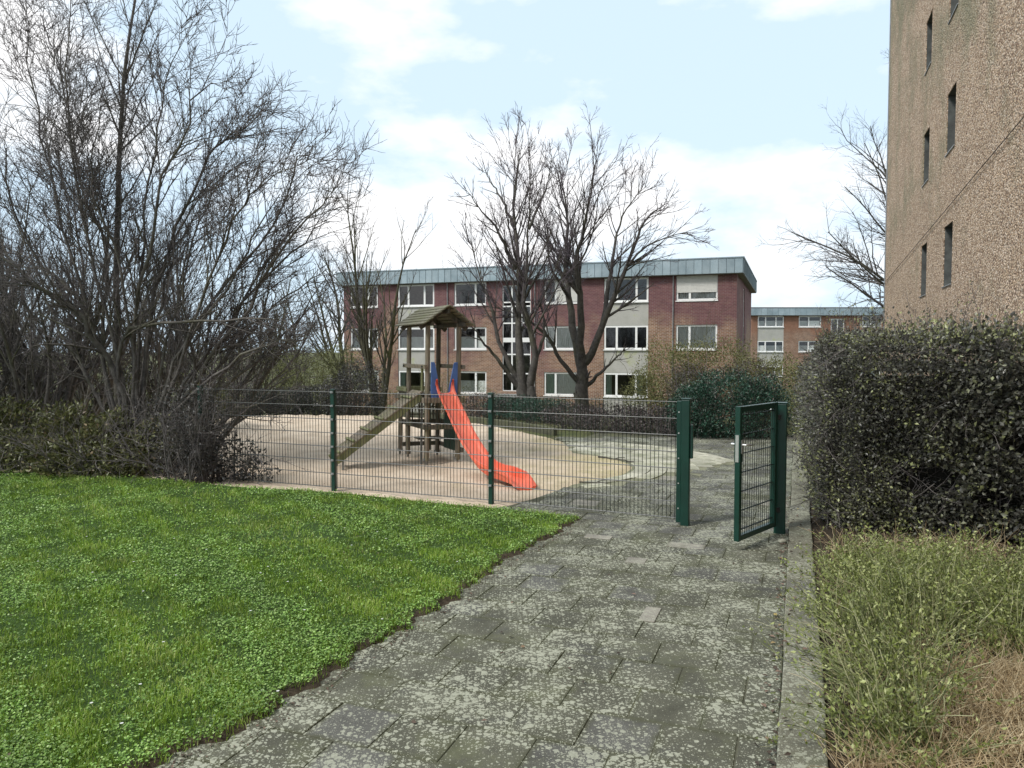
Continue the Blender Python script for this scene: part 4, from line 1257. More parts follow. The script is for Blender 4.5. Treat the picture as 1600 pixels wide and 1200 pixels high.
def vase_trees():
    rng = np.random.default_rng(21)
    def make(name, label, Y, base_px, limbs, extra, spread, seed):
        rng = np.random.default_rng(seed)
        gz = float(ground_z(0, Y)) - 0.05
        b = at(base_px, 600, Y); base = Vector((b.x, Y, gz))
        lv0 = []
        for pts, dy, r0, r1 in limbs:
            P = []
            n = len(pts)
            for i, (px, py) in enumerate(pts):
                P.append(at(px, py, Y + dy * i / (n - 1)))
            if py is not None and pts[0][1] >= 9999: pass
            lv0.append(limb(P, r0 * 0.95, r1 * 0.6, 18, rng, 0.025, 1.7))
        for a in extra:
            lv0.append(limb([Vector(p) for p in a[0]], a[1], a[2], 8, rng, 0.012))
        specs = [dict(per=4.2, n=9, t0=0.24, t1=0.97, ang=(0.35, 0.85), len=(0.26, 0.48), fall=0.45, rr=0.45, wig=0.05, up=0.035, taper=0.25, k=4, rmin=0.014),
                 dict(per=3.4, n=6, t0=0.15, t1=0.97, ang=(0.3, 0.7), len=(0.30, 0.52), fall=0.35, rr=0.5, wig=0.06, up=0.03, taper=0.4, k=3, rmin=0.0095),
                 dict(per=4.6, n=5, t0=0.12, t1=0.97, ang=(0.3, 0.75), len=(0.34, 0.60), fall=0.3, rr=0.6, wig=0.08, up=0.03, taper=0.5, k=3, rmin=0.0068),
                 dict(per=5.5, n=3, t0=0.2, t1=0.95, ang=(0.3, 0.7), len=(0.35, 0.7), fall=0.3, rr=0.7, wig=0.1, up=0.02, taper=0.5, k=3, rmin=0.0052, lmin=0.10)]
        tr, tw, tips = grow(rng, lv0, specs, thick=2)
        return tree_obj(name, label, base, tr, tw)
    Y = 29.0
    fork = (911, 585)
    limbs = [([fork, (897, 525), (890, 467), (884, 421), (886, 358), (884, 325), (880, 290), (872, 255)], 1.2, 0.20, 0.03),
             ([(913, 566), (926, 546), (947, 496), (972, 433), (982, 415), (1013, 383), (1055, 367), (1088, 362)], -1.0, 0.20, 0.015),
             ([fork, (908, 525), (907, 462), (899, 408), (913, 358), (920, 317), (926, 280), (932, 250)], -1.6, 0.19, 0.03),
             ([(905, 598), (872, 558), (859, 529), (826, 500), (790, 486), (757, 476)], -1.4, 0.11, 0.02),
             ([(917, 602), (947, 575), (968, 556), (980, 540)], -1.0, 0.09, 0.03),
             ([(942, 504), (955, 420), (966, 358), (992, 310), (1015, 285)], 1.5, 0.11, 0.015),
             ([(972, 433), (1005, 350), (1035, 322), (1052, 305)], 0.8, 0.08, 0.012),
             ([(890, 467), (862, 420), (850, 350), (838, 290)], -1.8, 0.08, 0.012)]
    gz = float(ground_z(0, Y)) - 0.1
    b = at(908, 640, Y); t = at(911, 578, Y)
    trunk = [((b.x - 0.02, Y, gz), (b.x, Y, (gz + t.z) / 2 - 0.2), (t.x, Y, t.z)), 0.33, 0.21]
    make('bare_tree', 'leafless vase shaped tree with one thick dark trunk before the brick flats', Y, 908, limbs, [trunk], 1, 21)
    Y = 27.0
    limbs = [([(815, 612), (813, 567), (809, 504), (811, 442), (805, 358), (801, 317), (808, 275), (812, 240)], 0.9, 0.20, 0.03),
             ([(824, 615), (835, 567), (832, 525), (818, 475), (822, 421), (826, 358), (828, 300), (832, 255)], -0.8, 0.17, 0.02),
             ([(812, 608), (772, 554), (742, 517), (720, 488)], -1.0, 0.10, 0.02),
             ([(812, 604), (786, 546), (764, 471), (751, 442), (742, 400), (722, 362)], 1.0, 0.11, 0.015),
             ([(805, 421), (780, 365), (745, 320), (724, 290)], -1.3, 0.09, 0.012),
             ([(805, 358), (782, 310), (765, 280), (752, 262)], 1.2, 0.07, 0.012),
             ([(834, 567), (850, 520), (846, 470), (858, 400), (852, 330)], 1.0, 0.08, 0.012),
             ([(826, 358), (850, 300), (858, 275), (862, 250)], 0.6, 0.06, 0.010)]
    gz = float(ground_z(0, Y)) - 0.1
    b = at(818, 640, Y); t = at(815, 600, Y)
    ex = [[((b.x, Y, gz), (b.x, Y, (gz + t.z) / 2), (t.x, Y, t.z)), 0.28, 0.2], [((b.x + 0.15, Y - 0.1, gz), (b.x + 0.25, Y - 0.05, (gz + t.z) / 2), (t.x + 0.28, Y, t.z - 0.1)), 0.24, 0.17]]
    make('multi_stem_tree', 'leafless tree with several stems in front of the stairwell glazing', Y, 816, limbs, ex, 1, 33)
vase_trees()

def bare_tree_mesh(seed, h, stems, spread, r0, levels, wig=0.07, up=0.05, lean=(0, 0)):
    """returns trunk and crown batches about the origin"""
    rng = np.random.default_rng(seed)
    S = np.zeros((stems, 3)); a = rng.uniform(0, 2 * np.pi, stems)
    S[:, 0] = np.cos(a) * 0.12 * (stems > 1); S[:, 1] = np.sin(a) * 0.12 * (stems > 1); S[:, 2] = -0.1
    tl = rng.uniform(0.3, 1.0, stems) * spread
    D = np.stack([np.cos(a) * tl + lean[0], np.sin(a) * tl + lean[1], np.ones(stems)], 1)
    L = h * rng.uniform(0.75, 1.05, stems); R = r0 * rng.uniform(0.6, 1.0, stems)
    q = run(rng, S, D, L, R, dict(n=12, wig=wig, up=up, taper=0.12))
    return grow(rng, [q], levels, thick=2)

UPR = [dict(per=2.4, n=7, t0=0.18, t1=0.99, ang=(0.3, 0.7), len=(0.25, 0.5), fall=0.55, rr=0.5, wig=0.07, up=0.08, taper=0.3, k=4),
       dict(per=4.0, n=5, t0=0.15, t1=1.0, ang=(0.3, 0.7), len=(0.25, 0.5), fall=0.4, rr=0.55, wig=0.09, up=0.06, taper=0.4, k=3, rmin=0.006),
       dict(per=5.0, n=3, t0=0.2, t1=1.0, ang=(0.3, 0.8), len=(0.35, 0.6), fall=0.3, rr=0.7, wig=0.1, up=0.05, taper=0.5, k=3, rmin=0.004, lmin=0.12)]

def put_tree(name, label, tr, tw, x, y, z=None, rz=0.0, mt='bark_moss', mw='twig', cat='tree', group=None, scale=1.0):
    if z is None: z = float(ground_z(x, y))
    root = empty(name, (x, y, z), rz); root.scale = (scale,) * 3
    tag(root, label, cat, group)
    tube_obj('trunk', tr, mt, root); tube_obj('crown', tw, mw, root)
    return root

def copy_tree(src, x, y, z, rz, label, scale=1.0, group=None):
    r = src.copy(); COL.objects.link(r); r.location = (x, y, z); r.rotation_euler = (0, 0, rz); r.scale = (scale,) * 3
    r['label'] = label
    if group: r['group'] = group
    for c in src.children:
        k = c.copy(); COL.objects.link(k); k.parent = r
    return r

def background_trees():
    G1 = 'slim bare trees left of the flats'
    tr, tw, _ = bare_tree_mesh(5, 8.2, 3, 0.14, 0.12, UPR)
    t1 = put_tree('slim_tree', 'slim upright bare tree with mossy trunk at the corner of the brick flats', tr, tw, *_xy(541, 30), mt='bark_moss')
    tr, tw, _ = bare_tree_mesh(9, 7.6, 5, 0.30, 0.10, UPR)
    t2 = put_tree('slim_tree', 'bare many stemmed tree with mossy stems between the dark bush and the play tower', tr, tw, *_xy(592, 27), mt='bark_moss')
    tr, tw, _ = bare_tree_mesh(12, 9.5, 4, 0.30, 0.16, UPR)
    t3 = put_tree('background_tree', 'bare tree crown showing over the zinc roof of the flats', tr, tw, *_xy(690, 74), mt='bark', scale=1.25)
    copy_tree(t3, *_xy(735, 80), -2.2, 2.1, 'lower bare crown just over the flats roof beside the vase tree', 1.1)
    G2 = 'bare trees beyond the left thicket'
    for i, (px, y, sc) in enumerate(((470, 34, 0.95), (395, 30, 0.9), (300, 33, 1.0), (205, 31, 1.0), (90, 33, 1.05), (-20, 30, 1.0), (440, 48, 1.1), (345, 45, 1.2))):
        x, y = _xy(px, y)
        copy_tree((t1, t2, t3)[i % 3], x, y, float(ground_z(x, y)), 1.3 * i, 'bare tree standing behind the thicket at the far side of the sandpit', sc, G2)
    # crown reaching round the corner of the tall building
    rng = np.random.default_rng(40)
    sp = [dict(c=22, n=9, t0=0.25, t1=0.98, ang=(0.5, 0.95), len=(0.40, 0.60), fall=0.5, rr=0.5, wig=0.08, up=0.03, taper=0.25, k=5),
          dict(per=2.0, n=6, t0=0.15, t1=1.0, ang=(0.4, 0.9), len=(0.28, 0.5), fall=0.4, rr=0.55, wig=0.12, up=0.03, taper=0.3, k=4, rmin=0.009),
          dict(per=3.6, n=4, t0=0.1, t1=1.0, ang=(0.4, 0.9), len=(0.35, 0.6), fall=0.4, rr=0.6, wig=0.13, up=0.03, taper=0.4, k=3, rmin=0.006),
          dict(per=3.4, n=3, t0=0.2, t1=1.0, ang=(0.4, 0.9), len=(0.4, 0.7), fall=0.3, rr=0.7, wig=0.15, up=0.02, taper=0.5, k=3, rmin=0.005, lmin=0.15)]
    S = np.array([[0, 0, -0.2]]); q = run(rng, S, np.array([[-0.02, 0, 1.0]]), np.array([16.5]), np.array([0.26]), dict(n=14, wig=0.05, up=0.03, taper=0.12))
    tr, tw, _ = grow(rng, [q], sp, thick=2)
    put_tree('corner_tree', 'bare spreading tree half hidden by the edge of the tall roughcast building', tr, tw, *_xy(1450, 39), mt='bark')

def _xy(px, Y):
    p = at(px, 600, Y); return p.x, Y
background_trees()

# ------------------------------------------------------------------ the left thicket
THK = [dict(per=3.0, n=8, t0=0.20, t1=0.98, ang=(0.3, 0.75), len=(0.20, 0.42), fall=0.4, rr=0.55, wig=0.13, up=0.03, taper=0.3, k=5),
       dict(per=6.0, n=5, t0=0.12, t1=1.0, ang=(0.35, 0.9), len=(0.30, 0.6), fall=0.4, rr=0.55, wig=0.14, up=0.05, taper=0.35, k=3, rmin=0.0045),
       dict(per=7.0, n=3, t0=0.1, t1=1.0, ang=(0.4, 1.1), len=(0.30, 0.6), fall=0.3, rr=0.65, wig=0.18, up=0.05, taper=0.4, k=3, rmin=0.0042, lmin=0.12)]
def thicket():
    def shrub(seed, stems, h, dirs, r0, base, label, name='bare_shrub', wig=0.08, up=0.02, mt='bark_shrub', mw='twig', specs=THK):
        rng = np.random.default_rng(seed)
        S = np.zeros((stems, 3)); S[:, :2] = rng.normal(0, 0.16, (stems, 2)); S[:, 2] = -0.1
        a = rng.uniform(dirs[0], dirs[1], stems); tl = rng.uniform(dirs[2], dirs[3], stems)
        D = np.stack([np.cos(a) * tl, np.sin(a) * tl, np.ones(stems)], 1)
        L = h * rng.uniform(0.6, 1.05, stems); R = r0 * rng.uniform(0.45, 1.0, stems)
        q = run(rng, S, D, L, R, dict(n=12, wig=wig, up=up, taper=0.15))
        tr, tw, _ = grow(rng, [q], specs, thick=2)
        return put_tree(name, label, tr, tw, base[0], base[1], 0.0, 0.0, mt, mw, 'shrub')
    PI = math.pi
    # slender straight trunk that rises above everything
    rng = np.random.default_rng(3)
    lv = [limb([at(186, 690, 14.6), at(183, 560, 14.6), at(182, 430, 14.6), at(184, 300, 14.5), at(190, 190, 14.5), at(196, 110, 14.4), at(212, -10, 14.4), at(225, -110, 14.3)], 0.075, 0.012, 20, rng, 0.008),
          limb([at(196, 125, 14.4), at(175, 90, 14.5), at(150, 40, 14.6), at(120, -20, 14.6)], 0.018, 0.006, 8, rng, 0.01),
          limb([at(196, 130, 14.4), at(215, 75, 14.2), at(245, 0, 14.0)], 0.022, 0.007, 8, rng, 0.01)]
    sp = [dict(c=18, n=7, t0=0.25, t1=0.98, ang=(0.35, 0.7), len=(0.14, 0.26), fall=0.4, rr=0.42, wig=0.06, up=0.06, taper=0.3, k=4),
          dict(c=6, n=5, t0=0.15, t1=1.0, ang=(0.4, 0.9), len=(0.25, 0.45), fall=0.4, rr=0.55, wig=0.1, up=0.05, taper=0.4, k=3, rmin=0.004),
          dict(c=3, n=3, t0=0.2, t1=1.0, ang=(0.5, 1.0), len=(0.25, 0.5), fall=0.3, rr=0.7, wig=0.1, up=0.04, taper=0.5, k=3, rmin=0.003, lmin=0.08)]
    tr, tw, _ = grow(rng, lv, sp, thick=2)
    b = at(186, 700, 14.6)
    tree_obj('slender_tree', 'slender straight grey trunk rising from the thicket to the top of the picture', Vector((b.x, 14.6, 0.0)), tr, tw, 'bark_shrub', 'twig')
    # the old spreading shrub: heavy crooked limbs, measured from the photograph
    rng = np.random.default_rng(14)
    Yb = 13.6
    heavy = [([(205, 740), (200, 640), (165, 560), (140, 520), (118, 480), (60, 450), (0, 402)], -0.9, 0.085, 0.03),
             ([(205, 740), (195, 620), (160, 545), (135, 480), (95, 440), (55, 400), (20, 330), (8, 230)], 0.6, 0.075, 0.015),
             ([(210, 740), (190, 620), (185, 540), (215, 510), (270, 507), (330, 503), (385, 497), (430, 498), (455, 490)], -1.2, 0.06, 0.006),
             ([(225, 740), (255, 660), (300, 620), (345, 580), (400, 545), (445, 532), (480, 520)], -1.3, 0.065, 0.006),
             ([(240, 740), (275, 640), (310, 590), (350, 525), (400, 460), (450, 380), (500, 320), (522, 308)], -0.4, 0.065, 0.010),
             ([(230, 740), (250, 640), (275, 560), (330, 480), (390, 400), (440, 330), (462, 250), (485, 240)], 0.5, 0.06, 0.010),
             ([(220, 740), (225, 600), (235, 480), (265, 380), (300, 290), (330, 230), (360, 215), (408, 178)], 0.7, 0.06, 0.010),
             ([(215, 740), (210, 600), (215, 480), (240, 380), (250, 300), (290, 200), (310, 140), (350, 135)], -0.6, 0.06, 0.008),
             ([(240, 740), (300, 650), (355, 600), (410, 560), (455, 540), (480, 528)], 0.3, 0.05, 0.012),
             ([(200, 740), (170, 600), (160, 480), (165, 380), (130, 300), (110, 200), (95, 120), (100, 40)], 0.9, 0.055, 0.008),
             ([(200, 740), (150, 620), (110, 540), (70, 470), (40, 380), (10, 300)], 0.4, 0.05, 0.010),
             ([(235, 740), (290, 600), (360, 500), (430, 420), (490, 360), (515, 345)], 0.9, 0.05, 0.008),
             ([(225, 740), (262, 600), (320, 500), (372, 420), (405, 350), (440, 300)], -1.0, 0.05, 0.008),
             ([(212, 740), (230, 560), (262, 440), (285, 350), (318, 300), (368, 262)], 1.4, 0.045, 0.008),
             ([(245, 740), (330, 660), (400, 630), (460, 615)], -0.8, 0.03, 0.006),
             ([(238, 740), (285, 620), (340, 540), (395, 450), (430, 390), (470, 345), (505, 325)], 1.6, 0.045, 0.007),
             ([(232, 740), (270, 600), (310, 480), (345, 390), (380, 320), (418, 280), (452, 262)], -1.7, 0.045, 0.007),
             ([(226, 740), (250, 580), (285, 440), (312, 350), (345, 285), (388, 250)], 0.2, 0.04, 0.007),
             ([(240, 740), (300, 630), (370, 540), (430, 480), (478, 440), (508, 420)], 1.2, 0.045, 0.007),
             ([(215, 740), (205, 560), (190, 420), (150, 330), (140, 250), (160, 170)], -1.0, 0.045, 0.007),
             ([(205, 740), (160, 560), (110, 400), (75, 260), (50, 130), (35, 20)], 0.3, 0.05, 0.007),
             ([(208, 740), (180, 540), (140, 380), (112, 230), (105, 110), (112, -10)], -0.6, 0.05, 0.007),
             ([(214, 740), (215, 540), (225, 380), (240, 240), (262, 130), (285, 60)], 0.4, 0.045, 0.007)]
    lv = [limb([at(px, py, Yb + dy * i / (len(pts) - 1)) for i, (px, py) in enumerate(pts)], r0 * 0.72, r1 * 0.8, 16, rng, 0.03) for pts, dy, r0, r1 in heavy]
    sp = [dict(per=5.0, n=7, t0=0.24, t1=0.99, ang=(0.3, 0.8), len=(0.16, 0.34), fall=0.4, rr=0.5, wig=0.12, up=0.03, taper=0.3, k=4),
          dict(per=7.5, n=5, t0=0.12, t1=1.0, ang=(0.35, 0.95), len=(0.30, 0.6), fall=0.4, rr=0.55, wig=0.15, up=0.05, taper=0.4, k=3, rmin=0.0062),
          dict(per=7.5, n=3, t0=0.1, t1=1.0, ang=(0.4, 1.1), len=(0.35, 0.65), fall=0.3, rr=0.65, wig=0.2, up=0.06, taper=0.5, k=3, rmin=0.0043, lmin=0.10)]
    tr, tw, _ = grow(rng, lv, sp, thick=2)
    b = at(215, 740, Yb)
    tree_obj('spreading_shrub', 'large old bare shrub with heavy crooked limbs arching over the wire fence', Vector((b.x, Yb, 0.0)), tr, tw, 'bark_shrub', 'twig', 'shrub')
    shrub(61, 15, 5.6, (-0.3, 2 * PI - 0.3, 0.1, 0.55), 0.07, _xy(60, 14.4), 'bare twiggy shrub standing left of the slender trunk in the thicket')
    shrub(62, 15, 5.2, (PI * 0.3, PI * 1.6, 0.1, 0.6), 0.075, _xy(-70, 13.4), 'bare shrub at the outer left end of the thicket beside the lawn')
    shrub(63, 12, 4.6, (-0.9, 1.6, 0.2, 0.8), 0.05, _xy(285, 14.0), 'low bare shrub fanning out behind the wire fence towards the sandpit')
    shrub(64, 12, 5.4, (0, 2 * PI, 0.1, 0.5), 0.06, _xy(130, 17.0), 'bare shrub in the second row of the thicket behind the slender trunk')
    shrub(65, 12, 5.2, (0, 2 * PI, 0.1, 0.6), 0.06, _xy(-10, 18.0), 'bare shrub deep in the thicket behind the leafy undergrowth')
    shrub(66, 12, 4.6, (0, 2 * PI, 0.1, 0.6), 0.05, _xy(265, 19.0), 'bare shrub in the thicket at the left bank of the sandpit')
    LOW = [dict(per=4.0, n=6, t0=0.15, t1=0.98, ang=(0.3, 0.9), len=(0.3, 0.6), fall=0.4, rr=0.6, wig=0.14, up=0.0, taper=0.35, k=3, rmin=0.005),
           dict(per=7.0, n=4, t0=0.1, t1=1.0, ang=(0.4, 1.1), len=(0.35, 0.7), fall=0.3, rr=0.7, wig=0.18, up=0.02, taper=0.45, k=3, rmin=0.0036)]
    for i, (px, y, lab) in enumerate(((20, 12.75, 'tangle of grey bare stems over the left end undergrowth'), (105, 12.7, 'tangle of grey bare stems under the heavy crooked limbs'), (180, 12.6, 'tangle of grey bare stems under the slender trunk'),
                                      (245, 12.5, 'tangle of grey bare stems at the foot of the spreading shrub'), (300, 12.6, 'low arching bare stems reaching along the wire fence'))):
        shrub(80 + i, 12, 2.0, (0, 2 * PI, 0.3, 1.5), 0.020, _xy(px, y), lab, 'bramble_tangle', 0.10, -0.05, 'twig_grey', 'twig_grey', LOW)
    shrub(67, 14, 3.2, (0, 2 * PI, 0.2, 0.9), 0.035, _xy(370, 23.5), 'low bare shrub on the far left bank of the sandpit')
thicket()

# ------------------------------------------------------------------ leafy shrubs and hedges
def blob_points(rng, n, c, r, shell=0.55, flat=0.0):
    """points through the outer part of an uneven ellipsoid"""
    d = norm(rng.normal(0, 1, (n, 3)))
    lump = 1 + 0.16 * np.sin(d[:, 0] * 5 + c[0]) * np.cos(d[:, 2] * 6 + c[1]) + 0.10 * np.sin(d[:, 1] * 9 + d[:, 2] * 7 + c[0])
    rad = lump * (shell + (1 - shell) * rng.uniform(0, 1, n) ** 0.6) + rng.normal(0, 0.04, n)
    p = np.array(c) + d * rad[:, None] * np.array(r)
    return p, d

def leafy_bush(name, label, blobs, n, L, W, mat, stem_mat, seed, cat='bush', group=None, stems=26, twig_amt=400, up=0.3, zmin=None, tw_len=0.4):
    rng = np.random.default_rng(seed)
    cx = float(np.mean([b[0][0] for b in blobs])); cy = float(np.mean([b[0][1] for b in blobs]))
    gz = float(ground_z(cx, cy)) if zmin is None else zmin
    if cy > 16.5:
        twig_amt = int(twig_amt * 0.5); n = int(n * 0.72); L *= 1.15; W *= 1.15
    base = np.array([cx, cy, gz])
    root = empty(name, base); tag(root, label, cat, group)
    vol = np.array([b[1][0] * b[1][1] + b[1][0] * b[1][2] + b[1][1] * b[1][2] for b in blobs]); vol = vol / vol.sum()
    P, D = [], []
    for (c, r), v in zip(blobs, vol):
        p, d = blob_points(rng, int(n * v), c, r); P.append(p); D.append(d)
    P = np.concatenate(P); D = np.concatenate(D)
    k = P[:, 2] > gz + 0.02; P, D = P[k], D[k]
    D = norm(D * 0.7 + rng.normal(0, 0.7, P.shape) + np.array([0, 0, 0.15]))
    fo = leaf_obj('foliage', P - base, D, L * rng.uniform(0.6, 1.2, len(P)), W * rng.uniform(0.7, 1.2, len(P)), mat, root, up=up, rng=rng); tag(fo, kind='stuff')
    # stems from the ground into the mass, twigs through the crown
    S = np.zeros((stems, 3)); B = rng.integers(0, len(blobs), stems)
    T = np.array([np.array(blobs[i][0]) + rng.normal(0, 0.45, 3) * np.array(blobs[i][1]) for i in B]) - base
    S = T * np.array([0.75, 0.75, 0]) + rng.normal(0, 0.05, (stems, 3)) * np.array([1, 1, 0]); S[:, 2] = -0.12
    D0 = T - S; L0 = np.linalg.norm(D0, axis=1) * rng.uniform(0.9, 1.3, stems)
    q = run(rng, S, D0, L0, rng.uniform(0.010, 0.024, stems), dict(n=7, wig=0.09, up=0.02, taper=0.3))
    tr, tw, _ = grow(rng, [q], [dict(c=max(2, twig_amt // stems // 4), n=5, t0=0.2, t1=1.0, ang=(0.3, 1.0), len=(0.3, 0.6), fall=0.3, rr=0.55, wig=0.12, up=0.02, taper=0.4, k=3, rmin=0.003),
                                 dict(c=4, n=4, t0=0.2, t1=1.0, ang=(0.4, 1.0), len=(tw_len, tw_len + 0.25), fall=0.3, rr=0.7, wig=0.12, up=0.03, taper=0.5, k=3, rmin=0.002, lmin=0.08)], thick=1)
    tag(tube_obj('stems', tr + tw, stem_mat, root), kind='stuff')
    return root

def mid_plants():
    def X(px, y): return at(px, 600, y).x
    # evergreen bush by the path's end
    y = 18.3
    leafy_bush('yew_bush', 'large dark blue green evergreen bush at the end of the path', [((X(1135, y), y, 0.72), (1.15, 0.85, 0.90)), ((X(1088, y), y + 0.1, 0.55), (0.7, 0.7, 0.72)), ((X(1190, y), y, 0.6), (0.75, 0.7, 0.85))],
               26000, 0.060, 0.026, 'yew_leaf', 'twig', 101)
    y = 20.2
    leafy_bush('olive_shrub', 'tall olive green shrub before the right end of the brick flats', [((X(1050, y), y, 1.2), (0.95, 0.8, 1.15)), ((X(1120, y), y + .3, 1.35), (1.25, 0.8, 1.05)), ((X(1010, y), y, 0.7), (0.6, 0.6, 0.85))],
               22000, 0.06, 0.024, 'olive_leaf', 'twig_olive', 102, twig_amt=1400)
    y = 21.5
    leafy_bush('olive_shrub', 'thin olive green shrub between the evergreen bush and the right hedge', [((X(1215, y), y, 0.95), (0.9, 0.8, 1.05)), ((X(1180, y), y + .4, 1.0), (0.7, 0.7, 0.95))],
               11000, 0.06, 0.024, 'olive_leaf', 'twig_olive', 103, twig_amt=1400)
    y = 19.6
    leafy_bush('purple_bush', 'brownish twiggy bush showing over the evergreen bush', [((X(1160, y), y, 1.05), (1.1, 0.7, 0.75)), ((X(1075, y), y - .2, 0.95), (0.6, 0.6, 0.85))],
               11000, 0.045, 0.02, 'purple_leaf', 'twig_grey', 104, twig_amt=900)
    # low hedge behind the mossy strip
    for i, (px, y, w, h, mat, lab) in enumerate(((1030, 18.8, 0.95, 0.62, 'purple_leaf', 'low brown twiggy hedge plant next to the evergreen bush'),
                                                 (960, 19.4, 0.95, 0.60, 'purple_leaf', 'low brown twiggy hedge plant left of the latch post, right of the bare trunk'),
                                                 (893, 20.6, 0.85, 0.55, 'purple_leaf', 'low brown twiggy hedge plant under the vase shaped tree'),
                                                 (840, 22.4, 0.95, 0.62, 'yew_leaf', 'low dark green groundcover bush behind the sandpit edging'),
                                                 (798, 23.4, 0.9, 0.55, 'yew_leaf', 'low dark green bush beside the middle fence post, behind the sandpit'),
                                                 (758, 24.0, 0.8, 0.6, 'purple_leaf', 'low brown bush behind the lower end of the slide'))):
        leafy_bush('low_bush', lab, [((X(px, y), y, h * 0.55), (w, 0.6, h * 0.62)), ((X(px, y) + 0.5, y + 0.2, h * 0.5), (w * 0.7, 0.55, h * 0.55))], 6500, 0.05, 0.022, mat, 'twig_grey', 110 + i, twig_amt=700, stems=34)
    # left background
    y = 24.5
    leafy_bush('dark_bush', 'rounded dark leafed bush left of the play tower', [((X(563, y), y, 0.75), (0.78, 0.7, 0.95)), ((X(535, y), y, 0.55), (0.7, 0.6, 0.75))], 11000, 0.06, 0.028, 'dark_leaf', 'twig', 121)
    for i, (px, w, h, lab) in enumerate(((500, 0.9, 0.85, 'low dark bush behind the sandpit beside the left fence post'), (450, 0.9, 0.75, 'low dark bush on the sandpit bank below the olive shrub'), (400, 0.9, 0.8, 'low dark bush on the sandpit bank nearest the thicket'), (345, 1.0, 0.9, 'low dark bush half covered by thicket branches'))):
        y = 25.2 - i * 0.2
        leafy_bush('dark_bush', lab, [((X(px, y), y, h * 0.5), (w, 0.6, h * 0.6))], 5000, 0.06, 0.026, 'dark_leaf', 'twig', 125 + i)
    y = 28
    leafy_bush('olive_shrub', 'wide olive green shrub behind the far bank of the sandpit', [((X(480, y), y, 1.0), (1.3, 0.9, 1.25)), ((X(530, y), y, 1.1), (1.0, 0.8, 1.25)), ((X(445, y), y, 0.8), (0.8, 0.7, 0.8))], 12000, 0.06, 0.02, 'olive_leaf', 'twig_olive', 131, twig_amt=1400)
    y = 29
    leafy_bush('olive_shrub', 'sparse olive shrub behind the play tower, before the brick wall', [((X(625, y), y, -0.1), (1.5, 0.8, 0.85)), ((X(690, y), y, 0.2), (0.9, 0.7, 0.95))], 5200, 0.06, 0.02, 'olive_leaf', 'twig_olive', 132, twig_amt=1500)
    leafy_bush('olive_shrub', 'sparse pale shrub behind the top of the orange slide', [((X(745, y), y, -0.15), (1.1, 0.8, 0.95)), ((X(790, y), y, -0.4), (0.9, 0.7, 0.7))], 4200, 0.06, 0.02, 'olive_leaf', 'twig_grey', 133, twig_amt=1500)
    leafy_bush('olive_shrub', 'small olive shrub at the foot of the vase shaped tree', [((X(870, y), y, -0.4), (1.1, 0.8, 0.62)), ((X(930, y), y, -0.4), (1.0, 0.8, 0.66))], 4500, 0.06, 0.02, 'olive_leaf', 'twig_olive', 134, twig_amt=1100)
    # far hedges closing the horizon
    for i, (px, y, w, h, lab) in enumerate(((505, 47, 2.6, 4.6, 'far olive hedge seen between the thicket and the brick flats'), (420, 46, 3.0, 4.4, 'far olive hedge beyond the left bank of the sandpit'), (330, 45, 3.0, 4.6, 'far olive hedge hidden behind the thicket'),
                                           (1238, 34, 1.6, 3.6, 'far olive hedge in the gap between the evergreen bush and the right hedge'))):
        leafy_bush('far_hedge', lab, [((X(px, y), y, -2.2 + h * 0.5), (w, 1.0, h * 0.55)), ((X(px, y) + w * 0.7, y + 0.6, -2.2 + h * 0.42), (w * 0.8, 1.0, h * 0.5))], 7000, 0.13, 0.055, 'olive_leaf' if i != 2 else 'dark_leaf', 'twig_olive', 170 + i, twig_amt=600)
    # leafy undergrowth below the left thicket
    for i, (px, y, w, h, mat, lab) in enumerate(((30, 12.8, 1.05, 1.02, 'laurel_leaf', 'broad leafed olive undergrowth at the left end of the thicket'), (115, 12.65, 0.95, 0.98, 'laurel_leaf', 'broad leafed olive undergrowth below the heavy crooked limbs'),
                                                 (185, 12.6, 0.75, 0.85, 'laurel_leaf', 'broad leafed olive undergrowth below the slender straight trunk'), (-75, 13.0, 1.1, 1.1, 'laurel_leaf', 'broad leafed undergrowth at the picture edge beyond the lawn'))):
        leafy_bush('undergrowth_bush', lab, [((X(px, y), y, h * 0.32), (w, 0.55, h * 0.42)), ((X(px, y) + 0.35, y + 0.4, h * 0.5), (w * 0.55, 0.5, h * 0.55)), ((X(px, y) - 0.4, y + 0.5, h * 0.55), (w * 0.5, 0.5, h * 0.68)), ((X(px, y) + 0.1, y - 0.35, h * 0.18), (w * 0.6, 0.35, h * 0.26))], 6200, 0.085, 0.042, mat, 'bark_shrub', 140 + i, zmin=0.03, twig_amt=520, stems=40, tw_len=0.5)
    y = 12.0
    leafy_bush('ivy_bush', 'small glossy dark leafed bush growing through the left fence panel', [((X(360, y), y, 0.30), (0.55, 0.4, 0.42)), ((X(318, y), y + .1, 0.45), (0.45, 0.4, 0.55)), ((X(396, y), y, 0.14), (0.35, 0.3, 0.26))], 1500, 0.06, 0.038, 'dark_leaf', 'twig', 150, zmin=0.02, twig_amt=420, stems=20)
    y = 13.2
    leafy_bush('dark_bush', 'dense dark twiggy bush at the foot of the spreading shrub', [((X(255, y), y, 0.42), (0.85, 0.6, 0.6)), ((X(215, y), y, 0.5), (0.6, 0.6, 0.65))], 3800, 0.055, 0.026, 'dark_leaf', 'twig', 151, zmin=0.02, twig_amt=1000, stems=46)
    y = 11.9
    leafy_bush('twiggy_bush', 'grey twiggy bush hiding the end of the wire fence below the arching limbs', [((X(285, y), y, 0.7), (0.5, 0.4, 0.85)), ((X(316, y), y - .1, 0.85), (0.34, 0.3, 0.85))], 2300, 0.05, 0.024, 'dark_leaf', 'twig', 152, zmin=0.02, twig_amt=1300, stems=30, tw_len=0.5)
